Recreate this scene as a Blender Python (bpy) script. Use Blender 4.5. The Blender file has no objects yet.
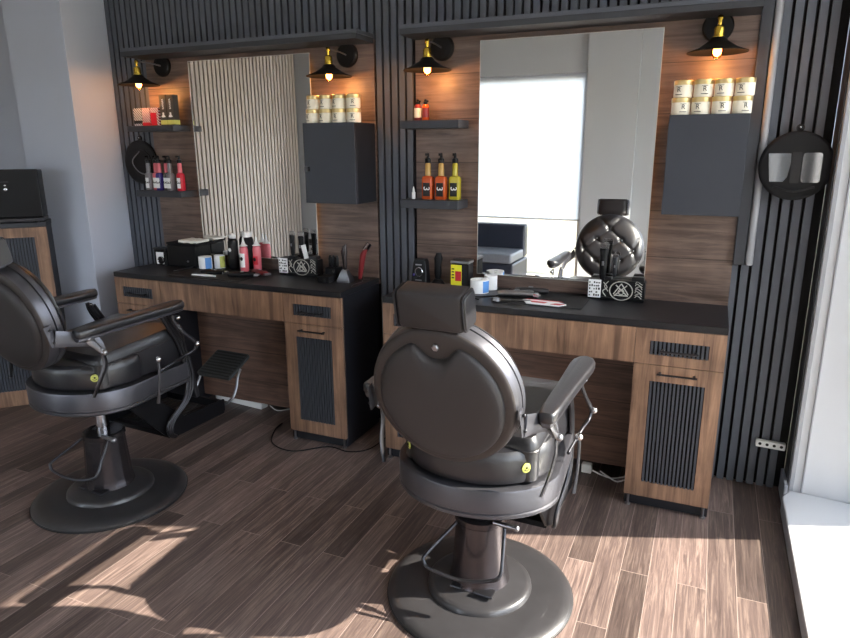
import bpy, bmesh, math, random
from mathutils import Vector, Matrix
random.seed(4)
PI = math.pi
C = bpy.context.scene.collection
def R(a): return math.radians(a)
def lin(c):
    c = c/255.0
    return c/12.92 if c <= .04045 else ((c+.055)/1.055)**2.4
def rgb(r, g, b): return (lin(r), lin(g), lin(b), 1)

# ------------------------------------------------------------------ materials
def mat(name, col, rough=.5, metal=0, bump=0, bscale=200, var=0, vscale=8, spec=.5, coat=0, emit=None, estr=0, trans=0, ior=1.45):
    m = bpy.data.materials.new(name); m.use_nodes = True
    nt = m.node_tree; b = nt.nodes['Principled BSDF']
    b.inputs['Base Color'].default_value = col
    b.inputs['Roughness'].default_value = rough
    b.inputs['Metallic'].default_value = metal
    b.inputs['Specular IOR Level'].default_value = spec
    b.inputs['Coat Weight'].default_value = coat
    b.inputs['Transmission Weight'].default_value = trans
    b.inputs['IOR'].default_value = ior
    if emit:
        b.inputs['Emission Color'].default_value = emit
        b.inputs['Emission Strength'].default_value = estr
    tc = nt.nodes.new('ShaderNodeTexCoord')
    if var:
        n = nt.nodes.new('ShaderNodeTexNoise'); n.inputs['Scale'].default_value = vscale; n.inputs['Detail'].default_value = 5
        nt.links.new(tc.outputs['Object'], n.inputs['Vector'])
        mx = nt.nodes.new('ShaderNodeMix'); mx.data_type = 'RGBA'
        mx.inputs[6].default_value = tuple(c*(1-var) for c in col[:3])+(1,)
        mx.inputs[7].default_value = tuple(min(1, c*(1+var)) for c in col[:3])+(1,)
        nt.links.new(n.outputs['Fac'], mx.inputs[0]); nt.links.new(mx.outputs[2], b.inputs['Base Color'])
    if bump:
        n = nt.nodes.new('ShaderNodeTexNoise'); n.inputs['Scale'].default_value = bscale; n.inputs['Detail'].default_value = 3
        nt.links.new(tc.outputs['Object'], n.inputs['Vector'])
        bp = nt.nodes.new('ShaderNodeBump'); bp.inputs['Strength'].default_value = bump; bp.inputs['Distance'].default_value = .002
        nt.links.new(n.outputs['Fac'], bp.inputs['Height']); nt.links.new(bp.outputs['Normal'], b.inputs['Normal'])
    return m

def wood(name, dark, light, grain='x', rough=.45, seam=0, scale=1.0):
    """streaky wood; grain axis long; optional board seams across z every `seam` metres"""
    m = bpy.data.materials.new(name); m.use_nodes = True
    nt = m.node_tree; b = nt.nodes['Principled BSDF']; L = nt.links.new
    b.inputs['Roughness'].default_value = rough
    tc = nt.nodes.new('ShaderNodeTexCoord')
    mp = nt.nodes.new('ShaderNodeMapping')
    s = {'x': (1.6, 18, 26), 'y': (18, 1.6, 26), 'z': (26, 18, 1.6)}[grain]
    mp.inputs['Scale'].default_value = tuple(v*scale for v in s)
    L(tc.outputs['Object'], mp.inputs['Vector'])
    n = nt.nodes.new('ShaderNodeTexNoise'); n.inputs['Scale'].default_value = 1.5; n.inputs['Detail'].default_value = 8
    n.inputs['Roughness'].default_value = .68; n.inputs['Distortion'].default_value = .7
    L(mp.outputs['Vector'], n.inputs['Vector'])
    r = nt.nodes.new('ShaderNodeValToRGB')
    r.color_ramp.elements[0].position = .32; r.color_ramp.elements[0].color = dark
    r.color_ramp.elements[1].position = .68; r.color_ramp.elements[1].color = light
    L(n.outputs['Fac'], r.inputs['Fac'])
    # blotches
    n2 = nt.nodes.new('ShaderNodeTexNoise'); n2.inputs['Scale'].default_value = 5; n2.inputs['Detail'].default_value = 3
    L(tc.outputs['Object'], n2.inputs['Vector'])
    mr = nt.nodes.new('ShaderNodeMapRange'); mr.inputs[1].default_value = .3; mr.inputs[2].default_value = .7
    mr.inputs[3].default_value = .72; mr.inputs[4].default_value = 1.18
    L(n2.outputs['Fac'], mr.inputs[0])
    mul = nt.nodes.new('ShaderNodeMix'); mul.data_type = 'RGBA'; mul.blend_type = 'MULTIPLY'; mul.inputs[0].default_value = 1
    L(r.outputs['Color'], mul.inputs[6]); L(mr.outputs[0], mul.inputs[7])
    out = mul.outputs[2]
    if seam:
        sp = nt.nodes.new('ShaderNodeSeparateXYZ'); L(tc.outputs['Object'], sp.inputs[0])
        d = nt.nodes.new('ShaderNodeMath'); d.operation = 'DIVIDE'; L(sp.outputs['Z'], d.inputs[0]); d.inputs[1].default_value = seam
        fr = nt.nodes.new('ShaderNodeMath'); fr.operation = 'FRACT'; L(d.outputs[0], fr.inputs[0])
        lt = nt.nodes.new('ShaderNodeMath'); lt.operation = 'LESS_THAN'; L(fr.outputs[0], lt.inputs[0]); lt.inputs[1].default_value = .014
        mx = nt.nodes.new('ShaderNodeMix'); mx.data_type = 'RGBA'; L(lt.outputs[0], mx.inputs[0])
        L(out, mx.inputs[6]); mx.inputs[7].default_value = tuple(c*.35 for c in dark[:3])+(1,)
        out = mx.outputs[2]
    L(out, b.inputs['Base Color'])
    bp = nt.nodes.new('ShaderNodeBump'); bp.inputs['Strength'].default_value = .15; bp.inputs['Distance'].default_value = .002
    L(n.outputs['Fac'], bp.inputs['Height']); L(bp.outputs['Normal'], b.inputs['Normal'])
    return m

def floor_mat():
    m = bpy.data.materials.new('laminate_floor'); m.use_nodes = True
    nt = m.node_tree; b = nt.nodes['Principled BSDF']; L = nt.links.new
    tc = nt.nodes.new('ShaderNodeTexCoord')
    sp = nt.nodes.new('ShaderNodeSeparateXYZ'); L(tc.outputs['Object'], sp.inputs[0])
    cb = nt.nodes.new('ShaderNodeCombineXYZ'); L(sp.outputs['Y'], cb.inputs['X']); L(sp.outputs['X'], cb.inputs['Y'])
    br = nt.nodes.new('ShaderNodeTexBrick'); L(cb.outputs[0], br.inputs['Vector'])
    br.offset = .37; br.offset_frequency = 2; br.squash = 1
    br.inputs['Scale'].default_value = 1; br.inputs['Brick Width'].default_value = .95; br.inputs['Row Height'].default_value = .102
    br.inputs['Mortar Size'].default_value = .0012; br.inputs['Mortar Smooth'].default_value = .3; br.inputs['Bias'].default_value = 0
    br.inputs['Color1'].default_value = (0, 0, 0, 1); br.inputs['Color2'].default_value = (1, 1, 1, 1); br.inputs['Mortar'].default_value = (.5, .5, .5, 1)
    # shift the grain noise per plank
    ad = nt.nodes.new('ShaderNodeVectorMath'); ad.operation = 'MULTIPLY_ADD'
    L(br.outputs['Color'], ad.inputs[0]); ad.inputs[1].default_value = (7, 13, 5); L(tc.outputs['Object'], ad.inputs[2])
    mp = nt.nodes.new('ShaderNodeMapping'); mp.inputs['Scale'].default_value = (62, 2.6, 20); L(ad.outputs[0], mp.inputs['Vector'])
    n = nt.nodes.new('ShaderNodeTexNoise'); n.inputs['Scale'].default_value = 1.3; n.inputs['Detail'].default_value = 9
    n.inputs['Roughness'].default_value = .7; n.inputs['Distortion'].default_value = 1.1
    L(mp.outputs['Vector'], n.inputs['Vector'])
    r = nt.nodes.new('ShaderNodeValToRGB')
    e = r.color_ramp.elements
    e[0].position = .25; e[0].color = rgb(54, 45, 44); e[1].position = .78; e[1].color = rgb(160, 141, 129)
    k = e.new(.5); k.color = rgb(104, 88, 83)
    L(n.outputs['Fac'], r.inputs['Fac'])
    mr = nt.nodes.new('ShaderNodeMapRange'); mr.inputs[3].default_value = .45; mr.inputs[4].default_value = 1.25
    L(br.outputs['Color'], mr.inputs[0])
    mul = nt.nodes.new('ShaderNodeMix'); mul.data_type = 'RGBA'; mul.blend_type = 'MULTIPLY'; mul.inputs[0].default_value = 1
    L(r.outputs['Color'], mul.inputs[6]); L(mr.outputs[0], mul.inputs[7])
    mx = nt.nodes.new('ShaderNodeMix'); mx.data_type = 'RGBA'; L(br.outputs['Fac'], mx.inputs[0]); L(mul.outputs[2], mx.inputs[6])
    mx.inputs[7].default_value = rgb(154, 138, 130)  # pale seams: light glinting off the plank bevels, put into the colour
    L(mx.outputs[2], b.inputs['Base Color'])
    mr2 = nt.nodes.new('ShaderNodeMapRange'); mr2.inputs[3].default_value = .34; mr2.inputs[4].default_value = .5
    L(n.outputs['Fac'], mr2.inputs[0]); L(mr2.outputs[0], b.inputs['Roughness'])
    bp = nt.nodes.new('ShaderNodeBump'); bp.inputs['Strength'].default_value = .12; bp.inputs['Distance'].default_value = .002
    L(n.outputs['Fac'], bp.inputs['Height']); L(bp.outputs['Normal'], b.inputs['Normal'])
    return m

def stripe_mat(name, c1, c2, period, axis=(1, 0, 1)):
    m = bpy.data.materials.new(name); m.use_nodes = True
    nt = m.node_tree; b = nt.nodes['Principled BSDF']; L = nt.links.new
    tc = nt.nodes.new('ShaderNodeTexCoord')
    dt = nt.nodes.new('ShaderNodeVectorMath'); dt.operation = 'DOT_PRODUCT'; L(tc.outputs['Object'], dt.inputs[0]); dt.inputs[1].default_value = tuple(a/period for a in axis)
    fr = nt.nodes.new('ShaderNodeMath'); fr.operation = 'FRACT'; L(dt.outputs['Value'], fr.inputs[0])
    lt = nt.nodes.new('ShaderNodeMath'); lt.operation = 'LESS_THAN'; L(fr.outputs[0], lt.inputs[0]); lt.inputs[1].default_value = .5
    mx = nt.nodes.new('ShaderNodeMix'); mx.data_type = 'RGBA'; L(lt.outputs[0], mx.inputs[0]); mx.inputs[6].default_value = c1; mx.inputs[7].default_value = c2
    L(mx.outputs[2], b.inputs['Base Color']); b.inputs['Roughness'].default_value = .4
    return m

def blind_mat():
    m = bpy.data.materials.new('roller_blind_fabric'); m.use_nodes = True
    nt = m.node_tree; L = nt.links.new; out = nt.nodes['Material Output']
    d = nt.nodes['Principled BSDF']; d.inputs['Base Color'].default_value = (.85, .86, .88, 1); d.inputs['Roughness'].default_value = .8
    t = nt.nodes.new('ShaderNodeBsdfTranslucent'); t.inputs['Color'].default_value = (.9, .92, .95, 1)
    mx = nt.nodes.new('ShaderNodeMixShader'); mx.inputs[0].default_value = .85
    L(d.outputs[0], mx.inputs[1]); L(t.outputs[0], mx.inputs[2]); L(mx.outputs[0], out.inputs['Surface'])
    return m

def glass_mat(name='window_glass'):
    m = bpy.data.materials.new(name); m.use_nodes = True
    nt = m.node_tree; L = nt.links.new; out = nt.nodes['Material Output']
    nt.nodes.remove(nt.nodes['Principled BSDF'])
    t = nt.nodes.new('ShaderNodeBsdfTransparent'); g = nt.nodes.new('ShaderNodeBsdfGlossy'); g.inputs['Roughness'].default_value = .02
    fr = nt.nodes.new('ShaderNodeFresnel'); fr.inputs['IOR'].default_value = 1.3
    mx = nt.nodes.new('ShaderNodeMixShader')
    L(fr.outputs[0], mx.inputs[0]); L(t.outputs[0], mx.inputs[1]); L(g.outputs[0], mx.inputs[2]); L(mx.outputs[0], out.inputs['Surface'])
    return m

M = dict(
    floor=floor_mat(),
    slat=mat('grey_slat_paint', rgb(82, 86, 95), .55, var=.12, vscale=6, bump=.05),
    gap=mat('black_felt_backing', rgb(16, 16, 19), .9),
    board=mat('dark_board', rgb(52, 54, 60), .5, var=.08),
    blackpaint=mat('black_melamine', rgb(30, 31, 37), .42, var=.1, bump=.03),
    cabdoor=mat('anthracite_door', rgb(49, 52, 60), .5, var=.05),
    worktop=mat('black_worktop', rgb(26, 26, 30), .42, var=.25, vscale=30, bump=.08, bscale=90),
    woodback=wood('walnut_wall_board', rgb(72, 56, 50), rgb(126, 105, 94), 'x', seam=.215),
    woodfront=wood('oak_cabinet_front', rgb(88, 64, 51), rgb(166, 130, 104), 'z', scale=.75),
    woodapron=wood('oak_apron', rgb(84, 61, 48), rgb(158, 122, 97), 'z', scale=.75),
    woodknee=wood('walnut_kneehole_board', rgb(70, 50, 42), rgb(120, 90, 74), 'x', seam=.19),
    wall=mat('grey_wall_paint', rgb(182, 188, 202), .75, bump=.05, bscale=60, var=.03, vscale=2),
    wallwhite=mat('white_wall_paint', rgb(178, 182, 185), .7, bump=.04, bscale=60),
    ceil=mat('ceiling_paint', rgb(215, 215, 215), .8),
    litslat=mat('lit_slat_beige', rgb(196, 184, 172), .6),  # daylight on the left wall slats is put into this colour
    white=mat('white_plastic', rgb(228, 228, 226), .35),
    reveal=mat('white_gloss_reveal', rgb(205, 207, 212), .3),
    leather=mat('black_leather', rgb(27, 27, 31), .36, bump=.2, bscale=350, spec=.75, coat=.15),
    leatherback=mat('black_leather_matte', rgb(44, 41, 42), .5, bump=.25, bscale=350),
    frame=mat('gunmetal_paint', rgb(86, 86, 92), .36, metal=.7, bump=.08, bscale=500, var=.12),
    backring=mat('bronze_grey_paint', rgb(62, 57, 56), .5, metal=.35, bump=.12, bscale=300),
    basem=mat('black_enamel_base', rgb(50, 49, 51), .33, metal=.1, coat=.4, var=.2, vscale=20),
    column=mat('dark_chrome_column', rgb(78, 74, 77), .22, metal=.85),
    chrome=mat('chrome', rgb(205, 205, 208), .12, metal=1),
    steel=mat('brushed_steel', rgb(150, 150, 154), .3, metal=1),
    darksteel=mat('dark_steel', rgb(70, 70, 74), .32, metal=.9),
    rubber=mat('black_rubber', rgb(28, 28, 30), .6, bump=.2, bscale=120),
    footplate=mat('grooved_foot_plate', rgb(62, 66, 68), .45, metal=.5, bump=.6, bscale=140),
    black=mat('black_plastic', rgb(14, 14, 17), .38, spec=.3),
    blackmatte=mat('black_matte', rgb(15, 15, 18), .6, spec=.3),
    brass=mat('brass', rgb(206, 176, 72), .22, metal=1),
    bulbglass=mat('amber_bulb_glass', rgb(255, 190, 120), .05, trans=1, ior=1.1),
    filament=mat('bulb_filament', rgb(255, 230, 160), .3, emit=(1, .74, .36, 1), estr=22),
    led=mat('warm_led_strip', rgb(255, 190, 90), .4, emit=(1, .5, .12, 1), estr=5),
    mirror=mat('mirror_glass', (.93, .94, .94, 1), .0, metal=1),
    mirroredge=mat('mirror_bevel_edge', rgb(225, 222, 216), .15, metal=.3),
    gold=mat('gold_lid', rgb(214, 190, 136), .35, metal=.7),
    cream=mat('cream_label', rgb(238, 230, 212), .5),
    ink=mat('black_ink', rgb(22, 20, 20), .6),
    paper=mat('white_paper', rgb(238, 238, 238), .7),
    red=mat('red_card', rgb(190, 28, 44), .4),
    darkred=mat('dark_red', rgb(120, 36, 40), .35),
    stripe=stripe_mat('red_white_diagonal', rgb(215, 205, 208), rgb(130, 30, 46), .017),
    stripek=stripe_mat('black_white_diagonal', rgb(215, 212, 212), rgb(42, 36, 40), .017),
    darkcard=mat('charcoal_card', rgb(64, 62, 60), .5),
    lime=mat('lime_card', rgb(204, 206, 108), .5),
    yellow=mat('yellow_label', rgb(226, 220, 40), .45),
    orange=mat('orange_liquid', rgb(206, 92, 44), .2, trans=.25),
    amber=mat('amber_neck', rgb(200, 160, 92), .2, trans=.2),
    olive=mat('yellow_green_liquid', rgb(190, 176, 56), .2, trans=.2),
    purple=mat('purple_liquid', rgb(62, 52, 120), .2),
    greyliq=mat('grey_bottle', rgb(120, 116, 120), .3),
    crimson=mat('crimson_bottle', rgb(196, 30, 50), .3),
    pink=mat('pink_bottle', rgb(214, 108, 118), .25),
    blue=mat('blue_paper', rgb(96, 150, 216), .6),
    navy=mat('navy_leather', rgb(44, 50, 64), .4, bump=.1),
    sofalit=mat('lit_navy_leather', rgb(120, 126, 136), .4),  # navy sofa leather with the light on the seat top put into the colour
    ground=mat('sunlit_paving', rgb(122, 116, 96), .85, var=.2, vscale=1.5),
    blind=blind_mat(), glass=glass_mat(),
    smoked=mat('smoked_mirror', rgb(128, 130, 136), .06, metal=1),
    rib=mat('charcoal_rib', rgb(62, 66, 74), .5),
    badge=mat('yellow_green_badge', rgb(186, 190, 96), .4),
    cord=mat('khaki_cord', rgb(130, 126, 96), .6),
    pipe=mat('grey_tube', rgb(150, 151, 156), .35),
    emblem=mat('silver_print', rgb(176, 172, 164), .4),
    towel=mat('white_towel_paper', rgb(226, 224, 216), .8),
)

# ------------------------------------------------------------------ mesh helpers
def obj(name, bm, m, parent=None, bevel=0, seg=2, angle=38, sub=0):
    bmesh.ops.remove_doubles(bm, verts=bm.verts, dist=1e-6)
    bmesh.ops.recalc_face_normals(bm, faces=bm.faces); bm.normal_update()
    for e in bm.edges:
        if len(e.link_faces) != 2 or e.calc_face_angle(0) > R(angle): e.smooth = False
    for f in bm.faces: f.smooth = any(e.smooth for e in f.edges)
    if not bevel and not sub: bmesh.ops.split_edges(bm, edges=[e for e in bm.edges if not e.smooth])
    me = bpy.data.meshes.new(name)
    bm.to_mesh(me); bm.free()
    if not isinstance(m, (list, tuple)): m = [m]
    for k in m: me.materials.append(k)
    o = bpy.data.objects.new(name, me); C.objects.link(o)
    if parent is not None: o.parent = parent
    if bevel:
        b = o.modifiers.new('bevel', 'BEVEL'); b.width = bevel; b.segments = seg; b.limit_method = 'ANGLE'; b.angle_limit = R(35)
    if sub:
        s = o.modifiers.new('subsurf', 'SUBSURF'); s.levels = sub; s.render_levels = sub
    return o
def BM(): return bmesh.new()
def face(bm, vs, mi=0):
    try:
        f = bm.faces.new(vs); f.material_index = mi; return f
    except ValueError: return None
def box(bm, x0, x1, y0, y1, z0, z1, mi=0, mtx=None):
    v = [bm.verts.new(Vector((x, y, z))) for x in (x0, x1) for y in (y0, y1) for z in (z0, z1)]
    if mtx is not None:
        for a in v: a.co = mtx @ a.co
    for q in ((0, 1, 3, 2), (4, 6, 7, 5), (0, 4, 5, 1), (2, 3, 7, 6), (0, 2, 6, 4), (1, 5, 7, 3)):
        face(bm, [v[i] for i in q], mi)
    return v
def lathe(bm, prof, n=32, mtx=None, mi=0, cap=True):
    """prof list of (r, z)"""
    rings = []
    for r, z in prof:
        if r < 1e-5:
            co = Vector((0, 0, z)); rings.append([bm.verts.new(mtx @ co if mtx is not None else co)])
        else:
            ring = []
            for i in range(n):
                a = 2*PI*i/n; co = Vector((r*math.cos(a), r*math.sin(a), z))
                ring.append(bm.verts.new(mtx @ co if mtx is not None else co))
            rings.append(ring)
    for a, b in zip(rings, rings[1:]):
        if len(a) == 1 and len(b) == 1: continue
        for i in range(n):
            j = (i+1) % n
            if len(a) == 1: face(bm, [a[0], b[i], b[j]], mi)
            elif len(b) == 1: face(bm, [a[i], a[j], b[0]], mi)
            else: face(bm, [a[i], a[j], b[j], b[i]], mi)
    if cap:
        for ring in (rings[0], rings[-1]):
            if len(ring) > 1: face(bm, ring, mi)
def catmull(pts, k=6):
    P = [Vector(p) for p in pts]
    if len(P) < 3: return P
    out = []
    for i in range(len(P)-1):
        p0 = P[i-1] if i else P[0]*2-P[1]; p1 = P[i]; p2 = P[i+1]; p3 = P[i+2] if i+2 < len(P) else P[-1]*2-P[-2]
        for s in range(k):
            t = s/k
            out.append(.5*((2*p1)+(-p0+p2)*t+(2*p0-5*p1+4*p2-p3)*t*t+(-p0+3*p1-3*p2+p3)*t**3))
    out.append(P[-1]); return out
def sweep(bm, pts, ra, rb=None, k=6, n=10, side=None, smooth=True, mi=0):
    """tube along pts; ra = half size along `side`, rb = half size across; each a number or a list interpolated"""
    P = catmull(pts, k) if smooth else [Vector(p) for p in pts]
    rb = ra if rb is None else rb
    def val(r, t):
        if not isinstance(r, (list, tuple)): return r
        x = t*(len(r)-1); i = min(int(x), len(r)-2); return r[i]+(r[i+1]-r[i])*(x-i)
    rings = []; prev = Vector(side) if side is not None else None
    for i, p in enumerate(P):
        t = (P[min(i+1, len(P)-1)]-P[max(i-1, 0)]).normalized()
        if prev is None:
            prev = t.orthogonal()
        s = (prev - t*prev.dot(t))
        if s.length < 1e-5: s = t.orthogonal()
        s.normalize(); u = t.cross(s)
        if side is None: prev = s
        f = i/(len(P)-1); A = val(ra, f); B = val(rb, f)
        rings.append([bm.verts.new(p+s*A*math.cos(2*PI*j/n)+u*B*math.sin(2*PI*j/n)) for j in range(n)])
    for a, b in zip(rings, rings[1:]):
        for j in range(n): face(bm, [a[j], a[(j+1) % n], b[(j+1) % n], b[j]], mi)
    face(bm, rings[0], mi); face(bm, rings[-1], mi)
def ball(bm, c, r, n=12, sx=1, sy=1, sz=1):
    prof = [(r*math.sin(PI*i/n), -r*math.cos(PI*i/n)) for i in range(n+1)]
    lathe(bm, prof, n*2, Matrix.Translation(c) @ Matrix.Diagonal((sx, sy, sz, 1)))
def loft(bm, rings, cap=True, mi=0):
    """rings: list of lists of points (same count)"""
    V = [[bm.verts.new(Vector(p)) for p in r] for r in rings]
    n = len(V[0])
    for a, b in zip(V, V[1:]):
        for j in range(n): face(bm, [a[j], a[(j+1) % n], b[(j+1) % n], b[j]], mi)
    if cap: face(bm, V[0], mi); face(bm, V[-1], mi)
def dshape(w, b, f, wf, y0=0, rc=.05, n=22):
    """D outline: half ellipse at the back (half width w, to y=-b), sides to the front y=f with half width wf"""
    pts = []
    for i in range(n+1):
        a = PI+PI*i/n
        pts.append((w*math.cos(a), y0+(b-(-y0) if False else (b+y0))*math.sin(a)))
    # front right corner
    for i in range(6):
        a = PI/2*i/5
        pts.append((wf-rc+rc*math.cos(a), f-rc+rc*math.sin(a)))
    for i in range(6):
        a = PI/2+PI/2*i/5
        pts.append((-wf+rc+rc*math.cos(a), f-rc+rc*math.sin(a)))
    return pts
def prism(bm, pts, z0, z1, mtx=None, mi=0):
    a = [bm.verts.new((mtx @ Vector((x, y, z0))) if mtx is not None else Vector((x, y, z0))) for x, y in pts]
    b = [bm.verts.new((mtx @ Vector((x, y, z1))) if mtx is not None else Vector((x, y, z1))) for x, y in pts]
    n = len(pts)
    for i in range(n): face(bm, [a[i], a[(i+1) % n], b[(i+1) % n], b[i]], mi)
    face(bm, a, mi); face(bm, b, mi)
def rrect(x0, x1, y0, y1, r, k=4):
    pts = []
    for cx, cy, a0 in ((x1-r, y1-r, 0), (x0+r, y1-r, 90), (x0+r, y0+r, 180), (x1-r, y0+r, 270)):
        for i in range(k+1):
            a = R(a0+90*i/k); pts.append((cx+r*math.cos(a), cy+r*math.sin(a)))
    return pts
XZ = Matrix(((1, 0, 0, 0), (0, 0, -1, 0), (0, 1, 0, 0), (0, 0, 0, 1)))   # (x, y, z) -> (x, -z, y): draw upright, extrude towards the room

def tag(o, label, cat, group=None, kind=None):
    o['label'] = label
    if cat: o['category'] = cat
    if group: o['group'] = group
    if kind: o['kind'] = kind
    return o
def thing(name, label, cat, loc=(0, 0, 0), rz=0, group=None):
    o = bpy.data.objects.new(name, None); C.objects.link(o); o.empty_display_size = .05
    o.location = loc; o.rotation_euler = (0, 0, rz)
    return tag(o, label, cat, group)
def struct(name, bm, m, **k):
    o = obj(name, bm, m, **k); o['kind'] = 'structure'; return o
def dup(root, loc=None, rz=None, label=None, group=None):
    def cp(o, par):
        c = o.copy(); C.objects.link(c); c.parent = par
        for ch in kids.get(o.name, []): cp(ch, c)
        return c
    kids = {}
    for q in list(bpy.data.objects):
        if q.parent: kids.setdefault(q.parent.name, []).append(q)
    r = cp(root, None)
    if loc is not None: r.location = loc
    if rz is not None: r.rotation_euler = (0, 0, rz)
    if label: r['label'] = label
    if group: r['group'] = group
    return r
def text(name, s, size, m, parent, mtx, depth=.0006):
    cu = bpy.data.curves.new(name, 'FONT'); cu.body = s; cu.size = size; cu.extrude = depth; cu.align_x = 'CENTER'; cu.align_y = 'CENTER'
    t = bpy.data.objects.new(name+'_src', cu); C.objects.link(t)
    bpy.context.view_layer.update()
    me = bpy.data.meshes.new_from_object(t.evaluated_get(bpy.context.evaluated_depsgraph_get()))
    bpy.data.objects.remove(t); bpy.data.curves.remove(cu)
    me.materials.clear(); me.materials.append(m)
    me.transform(mtx)
    o = bpy.data.objects.new(name, me); C.objects.link(o); o.parent = parent
    return o
UP = Matrix.Rotation(PI/2, 4, 'X')   # text upright facing -y

# ------------------------------------------------------------------ camera
cam = bpy.data.cameras.new('camera'); co = bpy.data.objects.new('camera', cam); C.objects.link(co)
co.location = (0.49471292, -3.27173753, 1.58268341)
co.rotation_euler = (R(75.32746525), R(0.30770906), R(23.34051794))
cam.sensor_width = 36; cam.lens = 656.03/850*36; cam.clip_start = .02
bpy.context.scene.camera = co

# ------------------------------------------------------------------ setting
ZC = 2.8
bm = BM(); box(bm, -5.0, 1.0, -4.7, .2, -.1, 0); struct('floor', bm, M['floor'])
bm = BM(); box(bm, -5.0, 1.6, -4.8, .3, ZC, ZC+.1); struct('ceiling', bm, M['ceil'])
# back wall: backing board + slats
bm = BM(); box(bm, -5.0, -3.06, 0, .1, 0, ZC); struct('wall_back_plain', bm, M['wall'])
bm = BM()
box(bm, -3.06, .93, .002, .1, 0, ZC, 1)
PX0, PX1, QX0, QX1 = -2.766, -1.195, -.958, .607     # the two stations
P = .0435; k0 = int((-3.06+1.015)/P)
for k in range(k0, 60):
    x0 = -1.015+k*P+.0065; x1 = x0+P-.013
    if x0 < -3.06: continue
    if x1 > .929: break
    if (x0 > PX0-.002 and x1 < PX1+.03) or (x0 > QX0-.03 and x1 < QX1+.002): z0 = 2.12
    else: z0 = 0
    box(bm, x0, x1, -.02, .002, z0, ZC, 0)
struct('wall_back', bm, [M['slat'], M['gap']])
# corner pier
bm = BM(); box(bm, -3.55, -3.06, -.33, .0, 0, ZC); struct('wall_corner_pier', bm, M['wall'], bevel=.004)
# left wall; slats coloured pale for their daylit look
bm = BM(); box(bm, -4.75, -4.65, -4.6, .1, 0, ZC, 1)
y = -4.42
while y < -.05:
    box(bm, -4.652, -4.62, y, y+.044, 0, ZC, 0); y += .066
struct('wall_left', bm, [M['litslat'], M['gap']])
# front wall with two openings (behind the camera, seen in the mirrors)
YF = -4.45
bm = BM()
for a, b, z0, z1 in ((-4.7, -4.25, 0, ZC), (-3.05, -2.95, 0, ZC), (-.94, 1.3, 0, ZC), (-4.25, -3.05, 2.4, ZC), (-2.95, -.94, 2.36, ZC)):
    box(bm, a, b, YF-.15, YF, z0, z1)
box(bm, -.94, -.4, YF, YF+.06, 0, ZC)
struct('wall_front', bm, M['wallwhite'])
def window_frame(n, x0, x1, z1, zb):
    bm = BM(); w = .05
    box(bm, x0, x0+w, YF-.12, YF-.05, 0, z1); box(bm, x1-w, x1, YF-.12, YF-.05, 0, z1)
    box(bm, x0, x1, YF-.12, YF-.05, z1-w, z1); box(bm, x0, x1, YF-.12, YF-.05, 0, .08)
    o = struct(n, bm, M['white'])
    bm = BM(); box(bm, x0+w, x1-w, YF-.09, YF-.084, .08, z1-w); g = obj('window_pane', bm, M['glass'], o)
    bm = BM(); box(bm, x0+.02, x1-.02, YF-.03, YF-.028, zb, z1); obj('roller_blind', bm, M['blind'], o)
    bm = BM(); sweep(bm, [(x0+.02, YF-.03, zb), (x1-.02, YF-.03, zb)], .01); obj('blind_bottom_bar', bm, M['white'], o)
window_frame('window_1', -2.95, -.94, 2.36, .76)
window_frame('window_2', -4.25, -3.05, 2.4, 1.9)  # window widened out of view and blind raised to let in more light
# right wall: stub with splayed white reveal, far pier, lintel
bm = BM(); prism(bm, [(.937, .1), (.937, -.15), (1.57, -.237), (1.57, .1)], 0, ZC); struct('wall_right_reveal', bm, M['reveal'], bevel=.003)
bm = BM(); box(bm, .93, .9365, -.146, -.021, .06, ZC); struct('trim_2', bm, M['board'])
bm = BM(); box(bm, .9375, .955, -.165, -.1525, .0705, ZC); box(bm, .985, .992, -.168, -.15, .0705, ZC); struct('trim_3', bm, M['pipe'], bevel=.002)
bm = BM(); box(bm, .937, 1.25, YF, -3.9, 0, ZC); box(bm, .937, 1.25, -3.9, -.14, 2.45, ZC); struct('wall_right', bm, M['wallwhite'])
bm = BM(); prism(bm, [(.907, -3.9), (.907, -.235), (.945, -.16), (1.34, -.206), (1.34, -3.9)], -.1, .07); struct('trim_1', bm, M['reveal'], bevel=.006)
bm = BM()
box(bm, 1.17, 1.215, -3.9, -.2, 2.4, 2.45); box(bm, 1.17, 1.215, -3.9, -3.85, .07, 2.4); box(bm, 1.17, 1.215, -2.66, -2.6, .07, 2.4)
w3 = struct('window_3', bm, M['white'])
bm = BM(); box(bm, 1.19, 1.196, -3.85, -.19, .07, 2.4); obj('window_pane', bm, M['glass'], w3)
bm = BM(); box(bm, 1.13, 1.132, -3.88, -.2, 2.0, 2.44); obj('roller_blind', bm, M['blind'], w3)
bm = BM(); box(bm, .915, .9295, -.2, -.021, 0, .11); struct('baseboard_right', bm, M['pipe'], bevel=.003)
bm = BM(); box(bm, -60, 60, -60, 60, -.25, -.12); o = struct('ground_outside', bm, M['ground'])

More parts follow.
